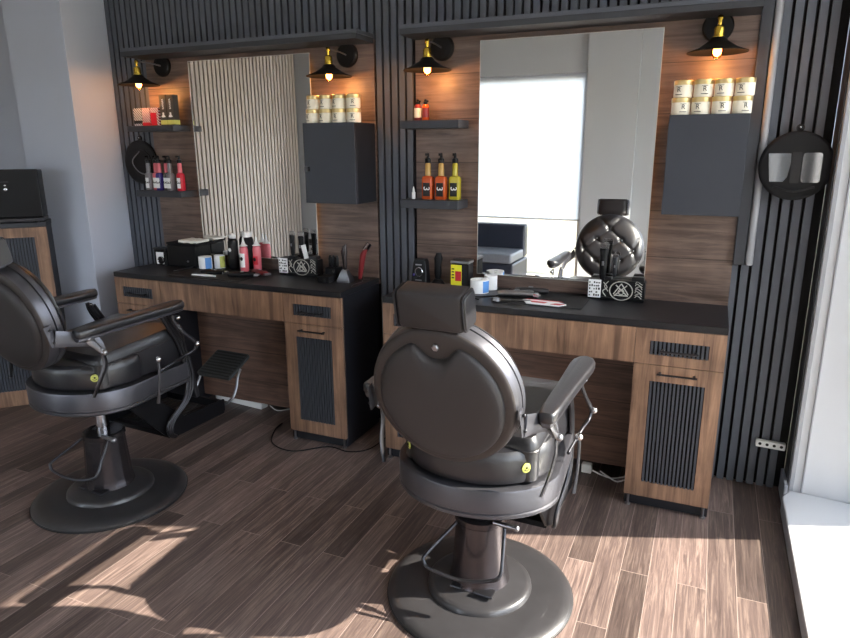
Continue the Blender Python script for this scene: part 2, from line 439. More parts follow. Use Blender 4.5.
# ------------------------------------------------------------------ stations
def station(x0, x1, which):
    """which: words that single the station out"""
    y0 = -.022
    bm = BM(); box(bm, x0, x1, y0, .0, .835, 2.125)
    tag(obj('wall_board', bm, M['woodback'], bevel=.001), 'walnut brown wooden back board behind the %s mirror' % which, 'wall panel', 'wooden back boards')
    t = thing('canopy_shelf', 'long dark grey canopy ledge above the %s mirror' % which, 'shelf', ((x0+x1)/2, 0, 2.105), 0, 'canopy ledges')
    w = (x1-x0)/2
    bm = BM(); box(bm, -w, w, -.21, y0-.001, 0, .026); obj('canopy_board', bm, M['board'], t, bevel=.002)
    bm = BM(); box(bm, -w, w, -.205, -.0225, .0265, .046); obj('top_moulding', bm, M['slat'], t, bevel=.002)
    # worktop
    bm = BM(); box(bm, x0, x1, -.45, y0-.001, .84, .87)
    tag(obj('worktop', bm, M['worktop'], bevel=.002), 'long black worktop below the %s mirror' % which, 'worktop', 'black worktops')
    # pedestals
    for i, (a, b, side) in enumerate(((x0, x0+.356, 'left'), (x1-.356, x1, 'right'))):
        t = thing('pedestal_cabinet', 'oak fronted under-worktop cabinet with ribbed black door, %s end of the %s station' % (side, which), 'cabinet', ((a+b)/2, 0, 0), 0, 'under-worktop cabinets')
        h = (b-a)/2
        bm = BM(); box(bm, -h, h, -.43, y0-.002, .057, .839); obj('body', bm, M['blackpaint'], t, bevel=.001)
        bm = BM(); box(bm, -h+.002, h-.002, -.43, -.06, .006, .0565); obj('plinth', bm, M['blackpaint'], t)
        for sx in (-1, 1):
            bm = BM(); lathe(bm, [(.012, 0), (.012, .006), (.006, .01), (.006, .05)], 12, Matrix.Translation((sx*(h-.02), -.437, 0))); obj('foot', bm, M['steel'], t)
        # drawer with framed ribbed inset
        def ribbed_front(nm, z0, z1, ix0, ix1, iz0, iz1, handle_z, hw):
            bm = BM(); yf, yb = -.45, -.4305
            box(bm, -h+.001, ix0, yf, yb, z0, z1); box(bm, ix1, h-.001, yf, yb, z0, z1)
            box(bm, ix0, ix1, yf, yb, z0, iz0); box(bm, ix0, ix1, yf, yb, iz1, z1)
            d = obj(nm, bm, M['woodfront'], t, bevel=.0006)
            bm = BM(); box(bm, ix0, ix1, yf+.012, yb-.001, iz0, iz1, 1)
            n = int(round((ix1-ix0)/.0162)); p = (ix1-ix0)/n
            for k in range(n): box(bm, ix0+k*p+.0035, ix0+(k+1)*p-.0035, yf+.001, yf+.0125, iz0, iz1, 0)
            obj('ribbed_inset', bm, [M['rib'], M['gap']], d)
            bm = BM(); yh = yf-.022
            sweep(bm, [(-hw, yh, handle_z), (hw, yh, handle_z)], .0045, n=8, smooth=False)
            for sx in (-1, 1):
                sweep(bm, [(sx*(hw-.012), yh, handle_z), (sx*(hw-.012), yf+.004, handle_z)], .006, n=8, smooth=False)
            obj('handle', bm, M['darksteel'], d)
        ribbed_front('drawer', .682, .838, -.118, .116, .725, .786, .748, .075)
        ribbed_front('door', .0575, .679, -.108, .114, .13, .607, .646, .08)
    # apron + kneehole board
    t = thing('kneehole_panel', 'wooden kneehole panel with oak apron between the cabinets of the %s station' % which, 'panel', ((x0+x1)/2, 0, 0), 0, 'kneehole panels')
    w = (x1-x0)/2-.357
    bm = BM(); box(bm, -w, w, -.45, -.43, .682, .838); obj('apron', bm, M['woodapron'], t, bevel=.0006)
    bm = BM(); box(bm, -w, w, -.17, -.15, .045, .838); obj('back_board', bm, M['woodknee'], t)

station(PX0, PX1, 'left'); station(QX0, QX1, 'right')

# mirrors
def mirror(x0, x1, label, yaw=0):
    t = thing('wall_mirror', label, 'mirror', ((x0+x1)/2, -.0225-abs(math.sin(yaw))*(x1-x0)/2, .939), yaw, 'station mirrors'); w = (x1-x0)/2; h = 1.14
    bm = BM(); box(bm, -w+.035, w-.035, -.018, 0, .035, h-.035); obj('backing', bm, M['black'], t)
    bm = BM()
    box(bm, -w+.0025, w-.0025, -.024, -.0185, .0025, h-.0025); obj('glass', bm, M['mirror'], t)
    bm = BM()
    for a in ((-w, -w+.0024, 0, h), (w-.0024, w, 0, h), (-w+.0024, w-.0024, 0, .0024), (-w+.0024, w-.0024, h-.0024, h)):
        box(bm, a[0], a[1], -.0245, -.0183, a[2], a[3])
    obj('bevel_edge', bm, M['mirroredge'], t)
    for sx in (-1, 1):
        bm = BM(); box(bm, sx*(w-.0345)-.003*(1-sx)/2, sx*(w-.0345)+.003*(1+sx)/2, -.013, -.006, .03, h-.03)
        obj('led_strip', bm, M['led'], t)
mirror(-2.416, -1.575, 'tall frameless mirror at the left station reflecting the pale slatted wall')
mirror(-.604, .236, 'tall frameless mirror at the right station reflecting the white window and a tufted chair back', R(-.5))

# small shelves
def shelf(x0, x1, z0, z1, label):
    bm = BM(); box(bm, x0, x1, -.17, -.0225, z0, z1); return tag(obj('wall_shelf', bm, M['board'], bevel=.002), label, 'shelf', 'small wall shelves')
shelf(-2.82, -2.46, 1.683, 1.717, 'small black wall shelf at the left station holding striped boxes')
shelf(-2.805, -2.45, 1.295, 1.3325, 'small black wall shelf at the left station holding coloured spray bottles')
shelf(-.98, -.667, 1.673, 1.712, 'small dark wall shelf at the right station holding two little bottles')
shelf(-.985, -.667, 1.279, 1.322, 'small dark wall shelf at the right station holding orange bottles')

# wall cabinets
def wall_cabinet(x0, x1, label, knob):
    t = thing('wall_cabinet', label, 'cabinet', ((x0+x1)/2, 0, 1.297), 0, 'black wall cabinets'); w = (x1-x0)/2
    bm = BM(); box(bm, -w, w, -.23, -.0225, 0, .41); obj('body', bm, M['blackpaint'], t, bevel=.001)
    bm = BM(); box(bm, -w, w, -.25, -.231, 0, .41); d = obj('door', bm, M['cabdoor'], t, bevel=.0015)
    if knob:
        bm = BM(); box(bm, -w+.012, -w+.034, -.272, -.2505, .165, .19); obj('knob', bm, M['darksteel'], d, bevel=.003)
wall_cabinet(-1.505, -1.198, 'black wall cabinet beside the left mirror with white jars on top', True)
wall_cabinet(.298, .603, 'dark grey wall cabinet beside the right mirror with cream jars on top', False)

# side board + tube at right
bm = BM(); box(bm, .6085, .652, -.045, -.0205, 1.065, ZC-.001)
tag(obj('side_board', bm, M['board'], bevel=.002), 'narrow dark vertical board along the right edge of the right station', 'board')
t = thing('cable_tube', 'light grey vertical tube beside the round mirror on the slatted wall', 'tube', (.672, -.0365, 1.065))
bm = BM(); lathe(bm, [(.015, .05), (.015, ZC-1.066)], 20); obj('tube', bm, M['pipe'], t)
bm = BM(); lathe(bm, [(.0145, 0), (.0158, .003), (.0158, .052), (.0152, .055)], 20); obj('end_cap', bm, M['pipe'], t)
# socket strip low on the wall
t = thing('socket_strip', 'white cable strip with sockets low on the slatted wall near the window', 'socket', (.855, -.021, .225))
Rt = Matrix.Rotation(R(2), 4, 'Y')
bm = BM(); box(bm, -.062, .062, -.03, 0, -.016, .016, 0, Rt); obj('strip_body', bm, M['white'], t, bevel=.004)
for k in range(4):
    bm = BM(); lathe(bm, [(.007, 0), (.007, .0012), (0, .0012)], 12, Rt @ Matrix.Translation((-.045+.03*k, -.0302, .002)) @ UP); obj('socket_hole', bm, M['ink'], t)

# ------------------------------------------------------------------ wall lamps
def lamp(px, pz, bx, label):
    t = thing('wall_lamp', label, 'lamp', (px, -.0225, pz), 0, 'brass and black wall lamps'); dx = bx-px
    bm = BM(); lathe(bm, [(.062, 0), (.062, .012), (.055, .02), (0, .02)], 40, UP); obj('mount_plate', bm, M['blackmatte'], t)
    jy = -.135
    bm = BM(); sweep(bm, [(0, -.019, 0), (dx*.5, jy*.55, .012), (dx, jy, .018)], .004, n=8); obj('arm', bm, M['steel'], t)
    s = Matrix.Translation((dx, jy, 0))
    bm = BM(); lathe(bm, [(0, .028), (.009, .024), (.012, .015), (.008, .005), (.007, -.012), (.018, -.018), (.02, -.025), (.02, -.052), (.024, -.055), (.024, -.06), (.0, -.062)], 24, s); obj('socket', bm, M['brass'], t)
    bm = BM(); lathe(bm, [(.024, -.058), (.034, -.066), (.036, -.072), (.075, -.098), (.118, -.114), (.118, -.117), (.074, -.101), (.034, -.076), (.022, -.064)], 48, s, cap=False); obj('shade', bm, M['blackmatte'], t)
    bm = BM(); lathe(bm, [(.011, -.062), (.012, -.078), (.02, -.095), (.024, -.112), (.02, -.13), (.01, -.14), (.004, -.142), (.004, -.14), (.019, -.129), (.0228, -.112), (.019, -.096), (.011, -.079)], 24, s, cap=False); b = obj('bulb', bm, M['bulbglass'], t)
    bm = BM()
    ball(bm, (dx, jy, -.112), .0165, 8, sz=1.3); b2 = obj('glowing_core', bm, M['filament'], b)
    b2.scale = (1, 1, 1)
    l = bpy.data.lights.new('bulb_light', 'POINT'); l.energy = 2.8; l.color = (1, .42, .12); l.shadow_soft_size = .03
    lo = bpy.data.objects.new('bulb_light', l); C.objects.link(lo); lo.location = (px+dx, -.0225+jy, pz-.158)
    return t
lamp(-2.629, 2.065, -2.70, 'leftmost black wall lamp with brass socket beside the pale slatted reflection')
lamp(-1.35, 2.056, -1.388, 'brass and black wall lamp above the white jars of the left cabinet')
lamp(-.809, 2.06, -.835, 'brass and black wall lamp above the two little bottles')
lamp(.448, 2.068, .456, 'rightmost brass and black wall lamp above the cream jars')

# ------------------------------------------------------------------ jars
def make_jar(label, group):
    t = thing('jar', label, 'jar', (0, 0, 0), 0, group)
    bm = BM(); lathe(bm, [(.034, 0), (.037, .004), (.037, .048), (.034, .052), (0, .052)], 28); obj('body', bm, M['cream'], t)
    bm = BM(); lathe(bm, [(.0375, .049), (.038, .051), (.038, .066), (.036, .068), (0, .068)], 28); obj('lid', bm, M['gold'], t)
    x = Matrix.Translation((.0, -.0378, .03)) @ UP
    text('logo', 'R', .027, M['ink'], t, x, .0004)
    bm = BM(); box(bm, -.014, .014, -.0382, -.036, .01, .0125); box(bm, -.012, .012, -.0382, -.036, .042, .0435); obj('print_line', bm, M['ink'], t)
    return t
names = ['leftmost', 'second from the left', 'third from the left', 'rightmost']
j0 = None
def jars(xa, step, y, z, bottoms, where, group):
    global j0
    for row in (0, 1):
        n = 4
        for k in range(n):
            lab = 'cream gold-lidded jar, %s, %s row, on the %s' % (names[k], ('lower', 'upper')[row], where)
            x = xa+step*k+(.004 if row else 0); yy = y+random.uniform(-.006, .006); rz = random.uniform(-.5, .5)
            if j0 is None: j0 = make_jar(lab, group); j0.location = (x, yy, z); j0.rotation_euler = (0, 0, rz)
            else: dup(j0, (x, yy, z+row*.0685), rz, lab, group)
jars(-1.463, .079, -.205, 1.7075, 0, 'left black wall cabinet', 'jars on the left wall cabinet')
jars(.337, .0775, -.205, 1.7075, 0, 'right black wall cabinet', 'jars on the right wall cabinet')

# ------------------------------------------------------------------ shelf goods, left station
def carton(x, y, z, w, d, h, m, label, group, extra=None, rz=0):
    t = thing('carton', label, 'box', (x, y, z), rz, group)
    bm = BM(); box(bm, -w/2, w/2, -d/2, d/2, 0, h); obj('box_body', bm, m, t, bevel=.0008)
    if extra: extra(t, w, d, h)
    return t
zs = 1.7185
def band(col, z0f, z1f, x0f=0, x1f=1):
    def f(t, w, d, h):
        bm = BM(); box(bm, -w/2+w*x0f-(.0004 if x0f == 0 else 0), -w/2+w*x1f+(.0004 if x1f == 1 else 0), -d/2-.0008, -d/2+.001, h*z0f, h*z1f); obj('printed_band', bm, col, t)
    return f
def tallprint(t, w, d, h):
    bm = BM(); box(bm, -w/2-.0004, w/2+.0004, -d/2-.0008, d/2, .004, h*.17); obj('printed_band', bm, M['lime'], t)
    text('lettering', 'BARBER', .017, M['paper'], t, Matrix.Translation((.002, -d/2-.0008, h*.7)) @ UP @ Matrix.Rotation(PI/2, 4, 'Z'))
    bm = BM()
    lathe(bm, [(.0, 0), (.016, 0.002), (.012, .01), (.006, .016), (.007, .02), (.007, .026), (0, .03)], 12, Matrix.Translation((0, -d/2-.001, h*.26)) @ Matrix.Diagonal((1, .06, 1, 1)))
    obj('printed_figure', bm, M['paper'], t)
carton(-2.765, -.105, zs, .062, .05, .102, M['stripek'], 'black and white striped box, leftmost on the upper left shelf', None, band(M['ink'], .12, .3))
carton(-2.697, -.105, zs, .062, .05, .102, M['stripe'], 'red and white striped box between two other striped boxes', None, band(M['red'], .0, .18))
def redface(t, w, d, h):
    bm = BM(); box(bm, -w/2-.0004, w/2*.45, -d/2-.0008, -d/2+.001, 0, h*.72); obj('red_face', bm, M['crimson'], t)
carton(-2.629, -.105, zs, .064, .05, .102, M['stripe'], 'striped box with solid red face beside the tall dark cartons', None, redface)
carton(-2.561, -.105, zs, .05, .045, .172, M['darkcard'], 'left one of two tall charcoal cartons with lime band', 'tall charcoal cartons', tallprint)
carton(-2.506, -.105, zs, .05, .045, .172, M['darkcard'], 'right one of two tall charcoal cartons with lime band', 'tall charcoal cartons', tallprint)

def spray_bottle(x, y, z, m, label, group, s=1.0, neck=None, lab=None, name='spray_bottle', wk=1.0):
    t = thing(name, label, 'bottle', (x, y, z), 0, group)
    w, d, h = .046*s*wk, .036*s, .092*s
    bm = BM(); loft(bm, [[(px, py, zz) for px, py in rrect(-w/2*k, w/2*k, -d/2*k, d/2*k, .008*s)] for zz, k in ((0, .94), (.004*s, 1), (h*.9, 1), (h, .86), (h+.004*s, .5))])
    obj('bottle_body', bm, m, t)
    bm = BM(); lathe(bm, [(.0125*s, h+.004*s), (.0115*s, h+.05*s), (.009*s, h+.055*s), (0, h+.055*s)], 16); obj('neck', bm, neck or m, t)
    bm = BM(); lathe(bm, [(.013*s, h+.055*s), (.013*s, h+.072*s), (.006*s, h+.075*s), (.005*s, h+.094*s), (0, h+.094*s)], 16)
    box(bm, -.004*s, .004*s, -.02*s, 0, h+.084*s, h+.094*s); obj('spray_cap', bm, M['black'], t)
    bm = BM(); box(bm, -w*.33, w*.33, -d/2-.0012, -d/2+.002, h*.14, h*.74); lb = obj('label', bm, lab or M['paper'], t)
    text('label_mark', '3', h*.42, M['paper'] if lab else M['ink'], lb, Matrix.Translation((0, -d/2-.0016, h*.48)) @ UP @ Matrix.Rotation(R(-90), 4, 'Z'))
    return t
cols = [(M['greyliq'], 'grey', 'first'), (M['pink'], 'pink', 'second'), (M['purple'], 'violet', 'third'), (M['darkcard'], 'charcoal', 'fourth'), (M['greyliq'], 'grey', 'fifth'), (M['crimson'], 'bright red', 'rightmost')]
for k, (m, c, w_) in enumerate(cols):
    spray_bottle(-2.735+k*.043+(.02 if k == 5 else 0), -.12+(k % 2)*.018, 1.3330, m, 'slim %s spray bottle, %s in the row beside the round mirror' % (c, w_), 'slim spray bottles on the lower left shelf', 1.12, neck=M['pink'] if k in (1, 2, 3, 5) else M['greyliq'], wk=.74)
# right station bottles
for k, (m, c, nk) in enumerate([(M['orange'], 'leftmost orange spray bottle beside the tiny white bottle', M['amber']), (M['orange'], 'middle orange spray bottle on the lower right-station shelf', M['amber']), (M['olive'], 'yellow-green spray bottle at the right end of the row', M['olive'])]):
    spray_bottle(-.858+k*.073+(.0 if k < 2 else -.006), -.1+(k == 2)*.022, 1.3225, m, c, None, 1.24, neck=nk, lab=M['ink'])
t = thing('dropper_bottle', 'tiny white bottle at the left end of the lower shelf', 'bottle', (-.94, -.1, 1.3225))
bm = BM(); lathe(bm, [(.009, 0), (.01, .003), (.01, .032), (.005, .038)], 16); obj('bottle_body', bm, M['paper'], t)
bm = BM(); lathe(bm, [(.007, .037), (.006, .048), (.002, .062), (0, .063)], 16); obj('cap', bm, M['white'], t)
for k, (m, c) in enumerate([(M['darkcard'], 'little dark bottle with ornate cap on the upper right-station shelf'), (M['orange'], 'little red-orange bottle with ornate cap on the upper right-station shelf')]):
    t = thing('tonic_bottle', c, 'bottle', (-.912+k*.042, -.1, 1.7125))
    bm = BM(); lathe(bm, [(.016, 0), (.018, .003), (.018, .068), (.014, .076), (.008, .08)], 20); obj('bottle_body', bm, M['darkred'] if k == 0 else m, t)
    bm = BM(); lathe(bm, [(.01, .078), (.011, .09), (.006, .093), (.007, .1), (0, .106)], 16); box(bm, -.004, .016, -.003, .003, .088, .096); obj('pump_cap', bm, M['black'], t)
    bm = BM(); lathe(bm, [(.0184, .015), (.0184, .06)], 20, cap=False); obj('label', bm, M['cream'] if k == 0 else M['darkred'], t)

# ------------------------------------------------------------------ round hanging mirrors
def round_mirror(x, y, z, r, rz, label, strap):
    t = thing('round_hand_mirror', label, 'mirror', (x, y, z), rz, None)
    bm = BM(); lathe(bm, [(0, 0), (r-.006, 0), (r, .006), (r, .018), (r-.008, .024), (r*.9, .025), (0, .026)], 56, UP); b = obj('rubber_body', bm, M['blackmatte'], t)
    bm = BM()
    if not strap:
        prism(bm, [(-r*.76, r*.36), (-r*.16, r*.36), (-r*.14, r*.1), (-r*.2, -r*.32), (-r*.3, -r*.46), (-r*.66, -r*.46)], .0262, .0275, XZ)
        obj('mirror_window', bm, M['smoked'], b)
        bm = BM(); prism(bm, rrect(r*.16, r*.66, -r*.48, r*.38, .012), .0262, .0275, XZ); obj('mirror_window', bm, M['smoked'], b)
        bm = BM(); prism(bm, rrect(-r*.12, r*.12, -r*.5, r*.4, .004), .0262, .0285, XZ); obj('grip_strip', bm, M['rubber'], b)
        bm = BM(); sweep(bm, [(-r*.55, -.028, -r*.6), (0, -.033, -r*.74), (r*.55, -.028, -r*.6)], .004, n=8); obj('lower_rib', bm, M['rubber'], b)
    else:
        lathe(bm, [(r*.62, .026), (r*.62, .03), (0, .03)], 40, Matrix.Translation((r*.14, 0, -r*.04)) @ UP); obj('mirror_window', bm, M['black'], b)
        bm = BM(); sweep(bm, [(r*.1, -.03, r*.5), (-r*.3, -.045, r*.05), (r*.02, -.045, -r*.42), (r*.5, -.03, -r*.6)], .0035, n=8); obj('hand_strap', bm, M['steel'], b)
    bm = BM(); lathe(bm, [(.016, -.0), (.016, .01), (.009, .01), (.009, 0)], 20, Matrix.Translation((0, 0, r+.012)) @ UP); obj('hanging_loop', bm, M['rubber'], t)
    bm = BM(); ball(bm, (0, -.01, r+.014), .006, 8); sweep(bm, [(0, -.01, r+.014), (0, -y-.0212, r+.014)], .003, n=8, smooth=False); obj('hook', bm, M['chrome'], t)
    if y < -.03:
        bm = BM(); lathe(bm, [(.03, y+.0212), (.03, 0)], 20, UP); obj('wall_spacer', bm, M['rubber'], t)
round_mirror(.802, -.0575, 1.499, .141, 0, 'black round hand mirror with two windows hanging by the white window reveal', False)
round_mirror(-2.875, -.023, 1.5, .135, 0, 'black round hand mirror hanging between the left wall and the spray bottles', True)

# ------------------------------------------------------------------ worktop goods
ZT = .8705
def mat_pad(x0, x1, y0, y1, label):
    bm = BM(); prism(bm, rrect(x0, x1, y0, y1, .01), ZT, ZT+.004); return tag(obj('tool_mat', bm, M['rubber']), label, 'mat', 'black rubber tool mats')
mat_pad(-2.36, -1.86, -.43, -.17, 'black rubber mat under the clippers on the left worktop')
mat_pad(-.42, .0, -.36, -.07, 'black rubber mat under the scissors on the right worktop')
ZM = ZT+.0045
def paper_roll(x, y, r, h, label, side=None):
    t = thing('paper_roll', label, 'paper roll', (x, y, ZT))
    bm = BM(); lathe(bm, [(.35*r, 0), (r, 0), (r, h), (r*.35, h), (r*.35, 0)], 32, cap=False); obj('roll', bm, M['paper'], t)
    if side:
        bm = BM()
        for k in range(9):
            a = R(-50+k*7); b = R(-50+(k+1)*7)
            vs = [bm.verts.new((math.cos(q)*(r+.0006), math.sin(q)*(r+.0006), z)) for q, z in ((a, .004), (b, .004), (b, h-.004), (a, h-.004))]
            face(bm, vs)
        obj('wrapper', bm, side, t)
paper_roll(-2.315, -.16, .04, .075, 'white neck paper roll with blue wrapper on the left worktop', M['blue'])
paper_roll(-2.255, -.10, .034, .078, 'white neck paper roll with yellow wrapper on the left worktop', M['lime'])
paper_roll(-.545, -.175, .047, .066, 'white neck paper roll standing before the right mirror', M['blue'])
paper_roll(-.515, -.084, .034, .072, 'white neck paper roll against the right mirror glass', None)
# tiny camera shaped tin at the far left
t = thing('clock_tin', 'small black and white tin with round dial at the far left of the worktop', 'clock', (-2.655, -.15, ZT))
bm = BM(); box(bm, -.05, .05, -.03, .03, 0, .1); obj('tin_body', bm, M['black'], t, bevel=.006)
bm = BM(); box(bm, -.03, .03, -.034, -.0305, .01, .085); obj('front_plate', bm, M['paper'], t, bevel=.001)
bm = BM(); lathe(bm, [(.024, 0), (.024, .006), (.018, .007), (0, .006)], 24, Matrix.Translation((.012, -.0345, .035)) @ UP); obj('dial', bm, M['black'], t)
bm = BM(); sweep(bm, [(.012+.023*math.cos(a*PI/12), -.0415, .035+.023*math.sin(a*PI/12)) for a in range(25)], .0022, n=6, k=1); obj('dial_ring', bm, M['chrome'], t)
bm = BM(); box(bm, -.055, .055, -.035, .033, .1005, .11); obj('lid', bm, M['darksteel'], t, bevel=.002)
# dark sterilizer caddy with folded towels on top
t = thing('storage_box', 'long black storage box below the lower left shelf', 'box', (-2.48, -.115, ZT))
bm = BM(); box(bm, -.115, .115, -.065, .07, 0, .138); obj('box_body', bm, M['black'], t, bevel=.008)
bm = BM(); box(bm, -.117, .117, -.067, .072, .1385, .15); obj('lid', bm, M['blackmatte'], t, bevel=.004)
bm = BM(); lathe(bm, [(.006, 0), (.006, .006), (0, .007)], 12, Matrix.Translation((.05, -.0655, .04)) @ UP); obj('button', bm, M['steel'], t)
bm = BM()
rr = []
for i in range(13):
    x = -2.50+.012*i; z = ZT+.152+.006*math.sin(i*1.3)*.3+(0 if i < 11 else -.018*(i-10))
    rr.append([(x, -.178-.002*math.sin(i), z), (x, -.06, z), (x, -.06, z+.016), (x, -.178-.002*math.sin(i), z+.016)])
loft(bm, [[(p[0], p[1], p[2] if i < 11 else p[2]+.018*(i-10)) for p in r] for i, r in enumerate(rr)])
tag(obj('folded_towel', bm, M['towel'], bevel=.004), 'folded cream paper towel lying on the long black box', 'towel')
# steel comb / rod lying
bm = BM(); sweep(bm, [(-2.415, -.325, ZT+.0075), (-2.395, -.16, ZT+.0075)], .0045, .0022, n=8); tag(obj('barber_comb', bm, M['steel']), 'pale metal comb lying on the left worktop in front of the rolls', 'comb')
def bottle(name, x, y, prof, m, label, cap=None, capm=None, lab=None, nozzle=None, n=24):
    t = thing(name, label, 'bottle', (x, y, ZT)); t.scale = (1.12, 1.12, 1.28)
    bm = BM(); lathe(bm, prof, n); obj('bottle_body', bm, m, t)
    if cap:
        bm = BM(); lathe(bm, cap, n)
        if nozzle: sweep(bm, nozzle, .0035, n=8)
        obj('cap', bm, capm, t)
    if lab:
        r, z0, z1, lm = lab
        bm = BM()
        A = [R(-135+i*10) for i in range(10)]
        lo = [bm.verts.new((r*math.cos(a), r*math.sin(a), z0)) for a in A]; hi = [bm.verts.new((r*math.cos(a), r*math.sin(a), z1)) for a in A]
        for i in range(9): face(bm, [lo[i], lo[i+1], hi[i+1], hi[i]])
        l = obj('label', bm, lm, t)
        bm = BM(); lathe(bm, [(.009, 0), (.009, .001), (0, .001)], 14, Matrix.Translation((0, -r-.0002, z0+(z1-z0)*.62)) @ UP); obj('label_mark', bm, M['ink'] if lm is not M['ink'] else M['paper'], l)
    return t
bottle('hairspray_can', -2.145, -.1, [(.026, 0), (.027, .003), (.027, .13), (.02, .142), (.012, .145)], M['black'], 'tall black can with white spray head on the left worktop',
       [(.014, .145), (.02, .149), (.02, .158), (.012, .168), (0, .169)], M['white'], (.0275, .05, .12, M['ink']), [(0, 0, .162), (-.02, -.014, .158), (-.034, -.024, .15)])
bottle('hairspray_can', -2.075, -.055, [(.026, 0), (.027, .003), (.027, .135), (.02, .147), (.012, .15)], M['blackmatte'], 'tall black can with white cap behind the pink bottles',
       [(.02, .15), (.02, .172), (.016, .176), (0, .176)], M['white'])
bottle('water_spray', -2.2, -.05, [(.02, 0), (.022, .004), (.022, .08), (.012, .11), (.012, .12)], M['black'], 'black trigger sprayer touching the left mirror glass',
       [(.013, .12), (.013, .15), (0, .152)], M['black'], None, [(0, 0, .145), (-.02, -.01, .148), (-.035, -.014, .13)])
pk = [(.021, 0), (.022, .003), (.022, .1), (.019, .112), (.008, .12)]
bottle('lotion_bottle', -2.035, -.14, pk, M['pink'], 'pink squeeze bottle with white label and pointed cap, nearer one', [(.0225, .118), (.012, .125), (.006, .14), (.004, .158), (0, .16)], M['white'], (.0226, .02, .085, M['paper']))
bottle('lotion_bottle', -1.975, -.095, pk, M['pink'], 'red-pink squeeze bottle with pointed white cap beside the mirror', [(.0225, .118), (.012, .125), (.006, .14), (.004, .158), (0, .16)], M['white'], (.0226, .03, .07, M['crimson']))
# clippers
def clipper(x, y, z, rz, label, body, blade, tilt=0, stand=False, s=1.0):
    t = thing('hair_clipper', label, 'clipper', (x, y, z), rz, None)
    if tilt: t.rotation_euler = (R(tilt), 0, rz)
    bm = BM()
    sec = [(0, .011, .010), (.02, .016, .014), (.07, .018, .016), (.11, .017, .015), (.14, .021, .014), (.15, .02, .012)]
    loft(bm, [[(w*s*math.cos(2*PI*i/16), yy*s, s*.016+h*s*math.sin(2*PI*i/16)) for i in range(16)] for yy, w, h in sec]); obj('clipper_body', bm, body, t)
    bm = BM(); box(bm, -.021*s, .021*s, .148*s, .17*s, .008*s, .02*s)
    for k in range(9): box(bm, (-.02+k*.0046)*s, (-.0176+k*.0046)*s, .17*s, .178*s, .012*s, .018*s)
    obj('blade', bm, blade, t)
    bm = BM(); box(bm, -.005*s, .005*s, .07*s, .09*s, .031*s, .036*s); obj('switch', bm, M['steel'], t, bevel=.001)
    return t
clipper(-2.19, -.34, ZM, R(-72), 'silver and black hair clipper lying across the left mat', M['black'], M['chrome'], s=.9)
clipper(-1.98, -.36, ZM, R(-65), 'black hair clipper lying at the right of the left mat', M['blackmatte'], M['steel'])
clipper(-1.93, -.2, ZM, R(-110), 'dark red hair clipper lying beside the left black toolbox', M['darkred'], M['steel'], s=.9)
clipper(-.42, -.265, ZM, R(-76), 'silver topped hair clipper lying on the right mat before the neck paper rolls', M['steel'], M['chrome'], s=1.15)
clipper(-.2, -.135, ZM, R(99), 'dark hair clipper lying behind the red and white card', M['darksteel'], M['chrome'], s=1.1)
bm = BM(); sweep(bm, [(-2.22, -.385, ZM+.004), (-2.13, -.375, ZM+.005), (-2.06, -.37, ZM+.004)], [.004, .008, .004], .003, n=8)
tag(obj('folding_razor', bm, M['paper']), 'white folding razor lying on the left mat', 'razor')
def scissors(x, y, rz, label, m):
    t = thing('scissors', label, 'scissors', (x, y, ZM+.0055), rz)
    for sgn in (-1, 1):
        bm = BM(); sweep(bm, [(sgn*.012, -.06, 0), (0, 0, 0), (-sgn*.008, .085, 0)], [.004, .006, .0015], .0018, n=6, side=(1, 0, 0)); b = obj('blade', bm, m, t)
        bm = BM(); sweep(bm, [(sgn*.02+.013*math.cos(a*PI/6), -.076+.015*math.sin(a*PI/6), 0) for a in range(13)], .0026, n=6, k=2); obj('finger_ring', bm, m, b)
scissors(-.33, -.325, R(-75), 'steel scissors lying across the right mat', M['steel'])
bm = BM(); prism(bm, [(-.245, -.285), (-.21, -.35), (-.06, -.36), (-.03, -.32), (-.09, -.27), (-.2, -.262)], ZM+.0, ZM+.004)
t = obj('price_card', bm, M['paper']); tag(t, 'white and red card lying on the right mat', 'card')
bm = BM(); prism(bm, [(-.21, -.30), (-.19, -.33), (-.13, -.335), (-.12, -.31)], ZM+.0042, ZM+.005); prism(bm, [(-.235, -.275), (-.05, -.285), (-.06, -.276), (-.225, -.266)], ZM+.0042, ZM+.005); prism(bm, [(-.1, -.345), (-.055, -.35), (-.035, -.322), (-.08, -.32)], ZM+.0042, ZM+.005)
obj('red_print', bm, M['red'], t)
t.location = (-.045, .0, 0)

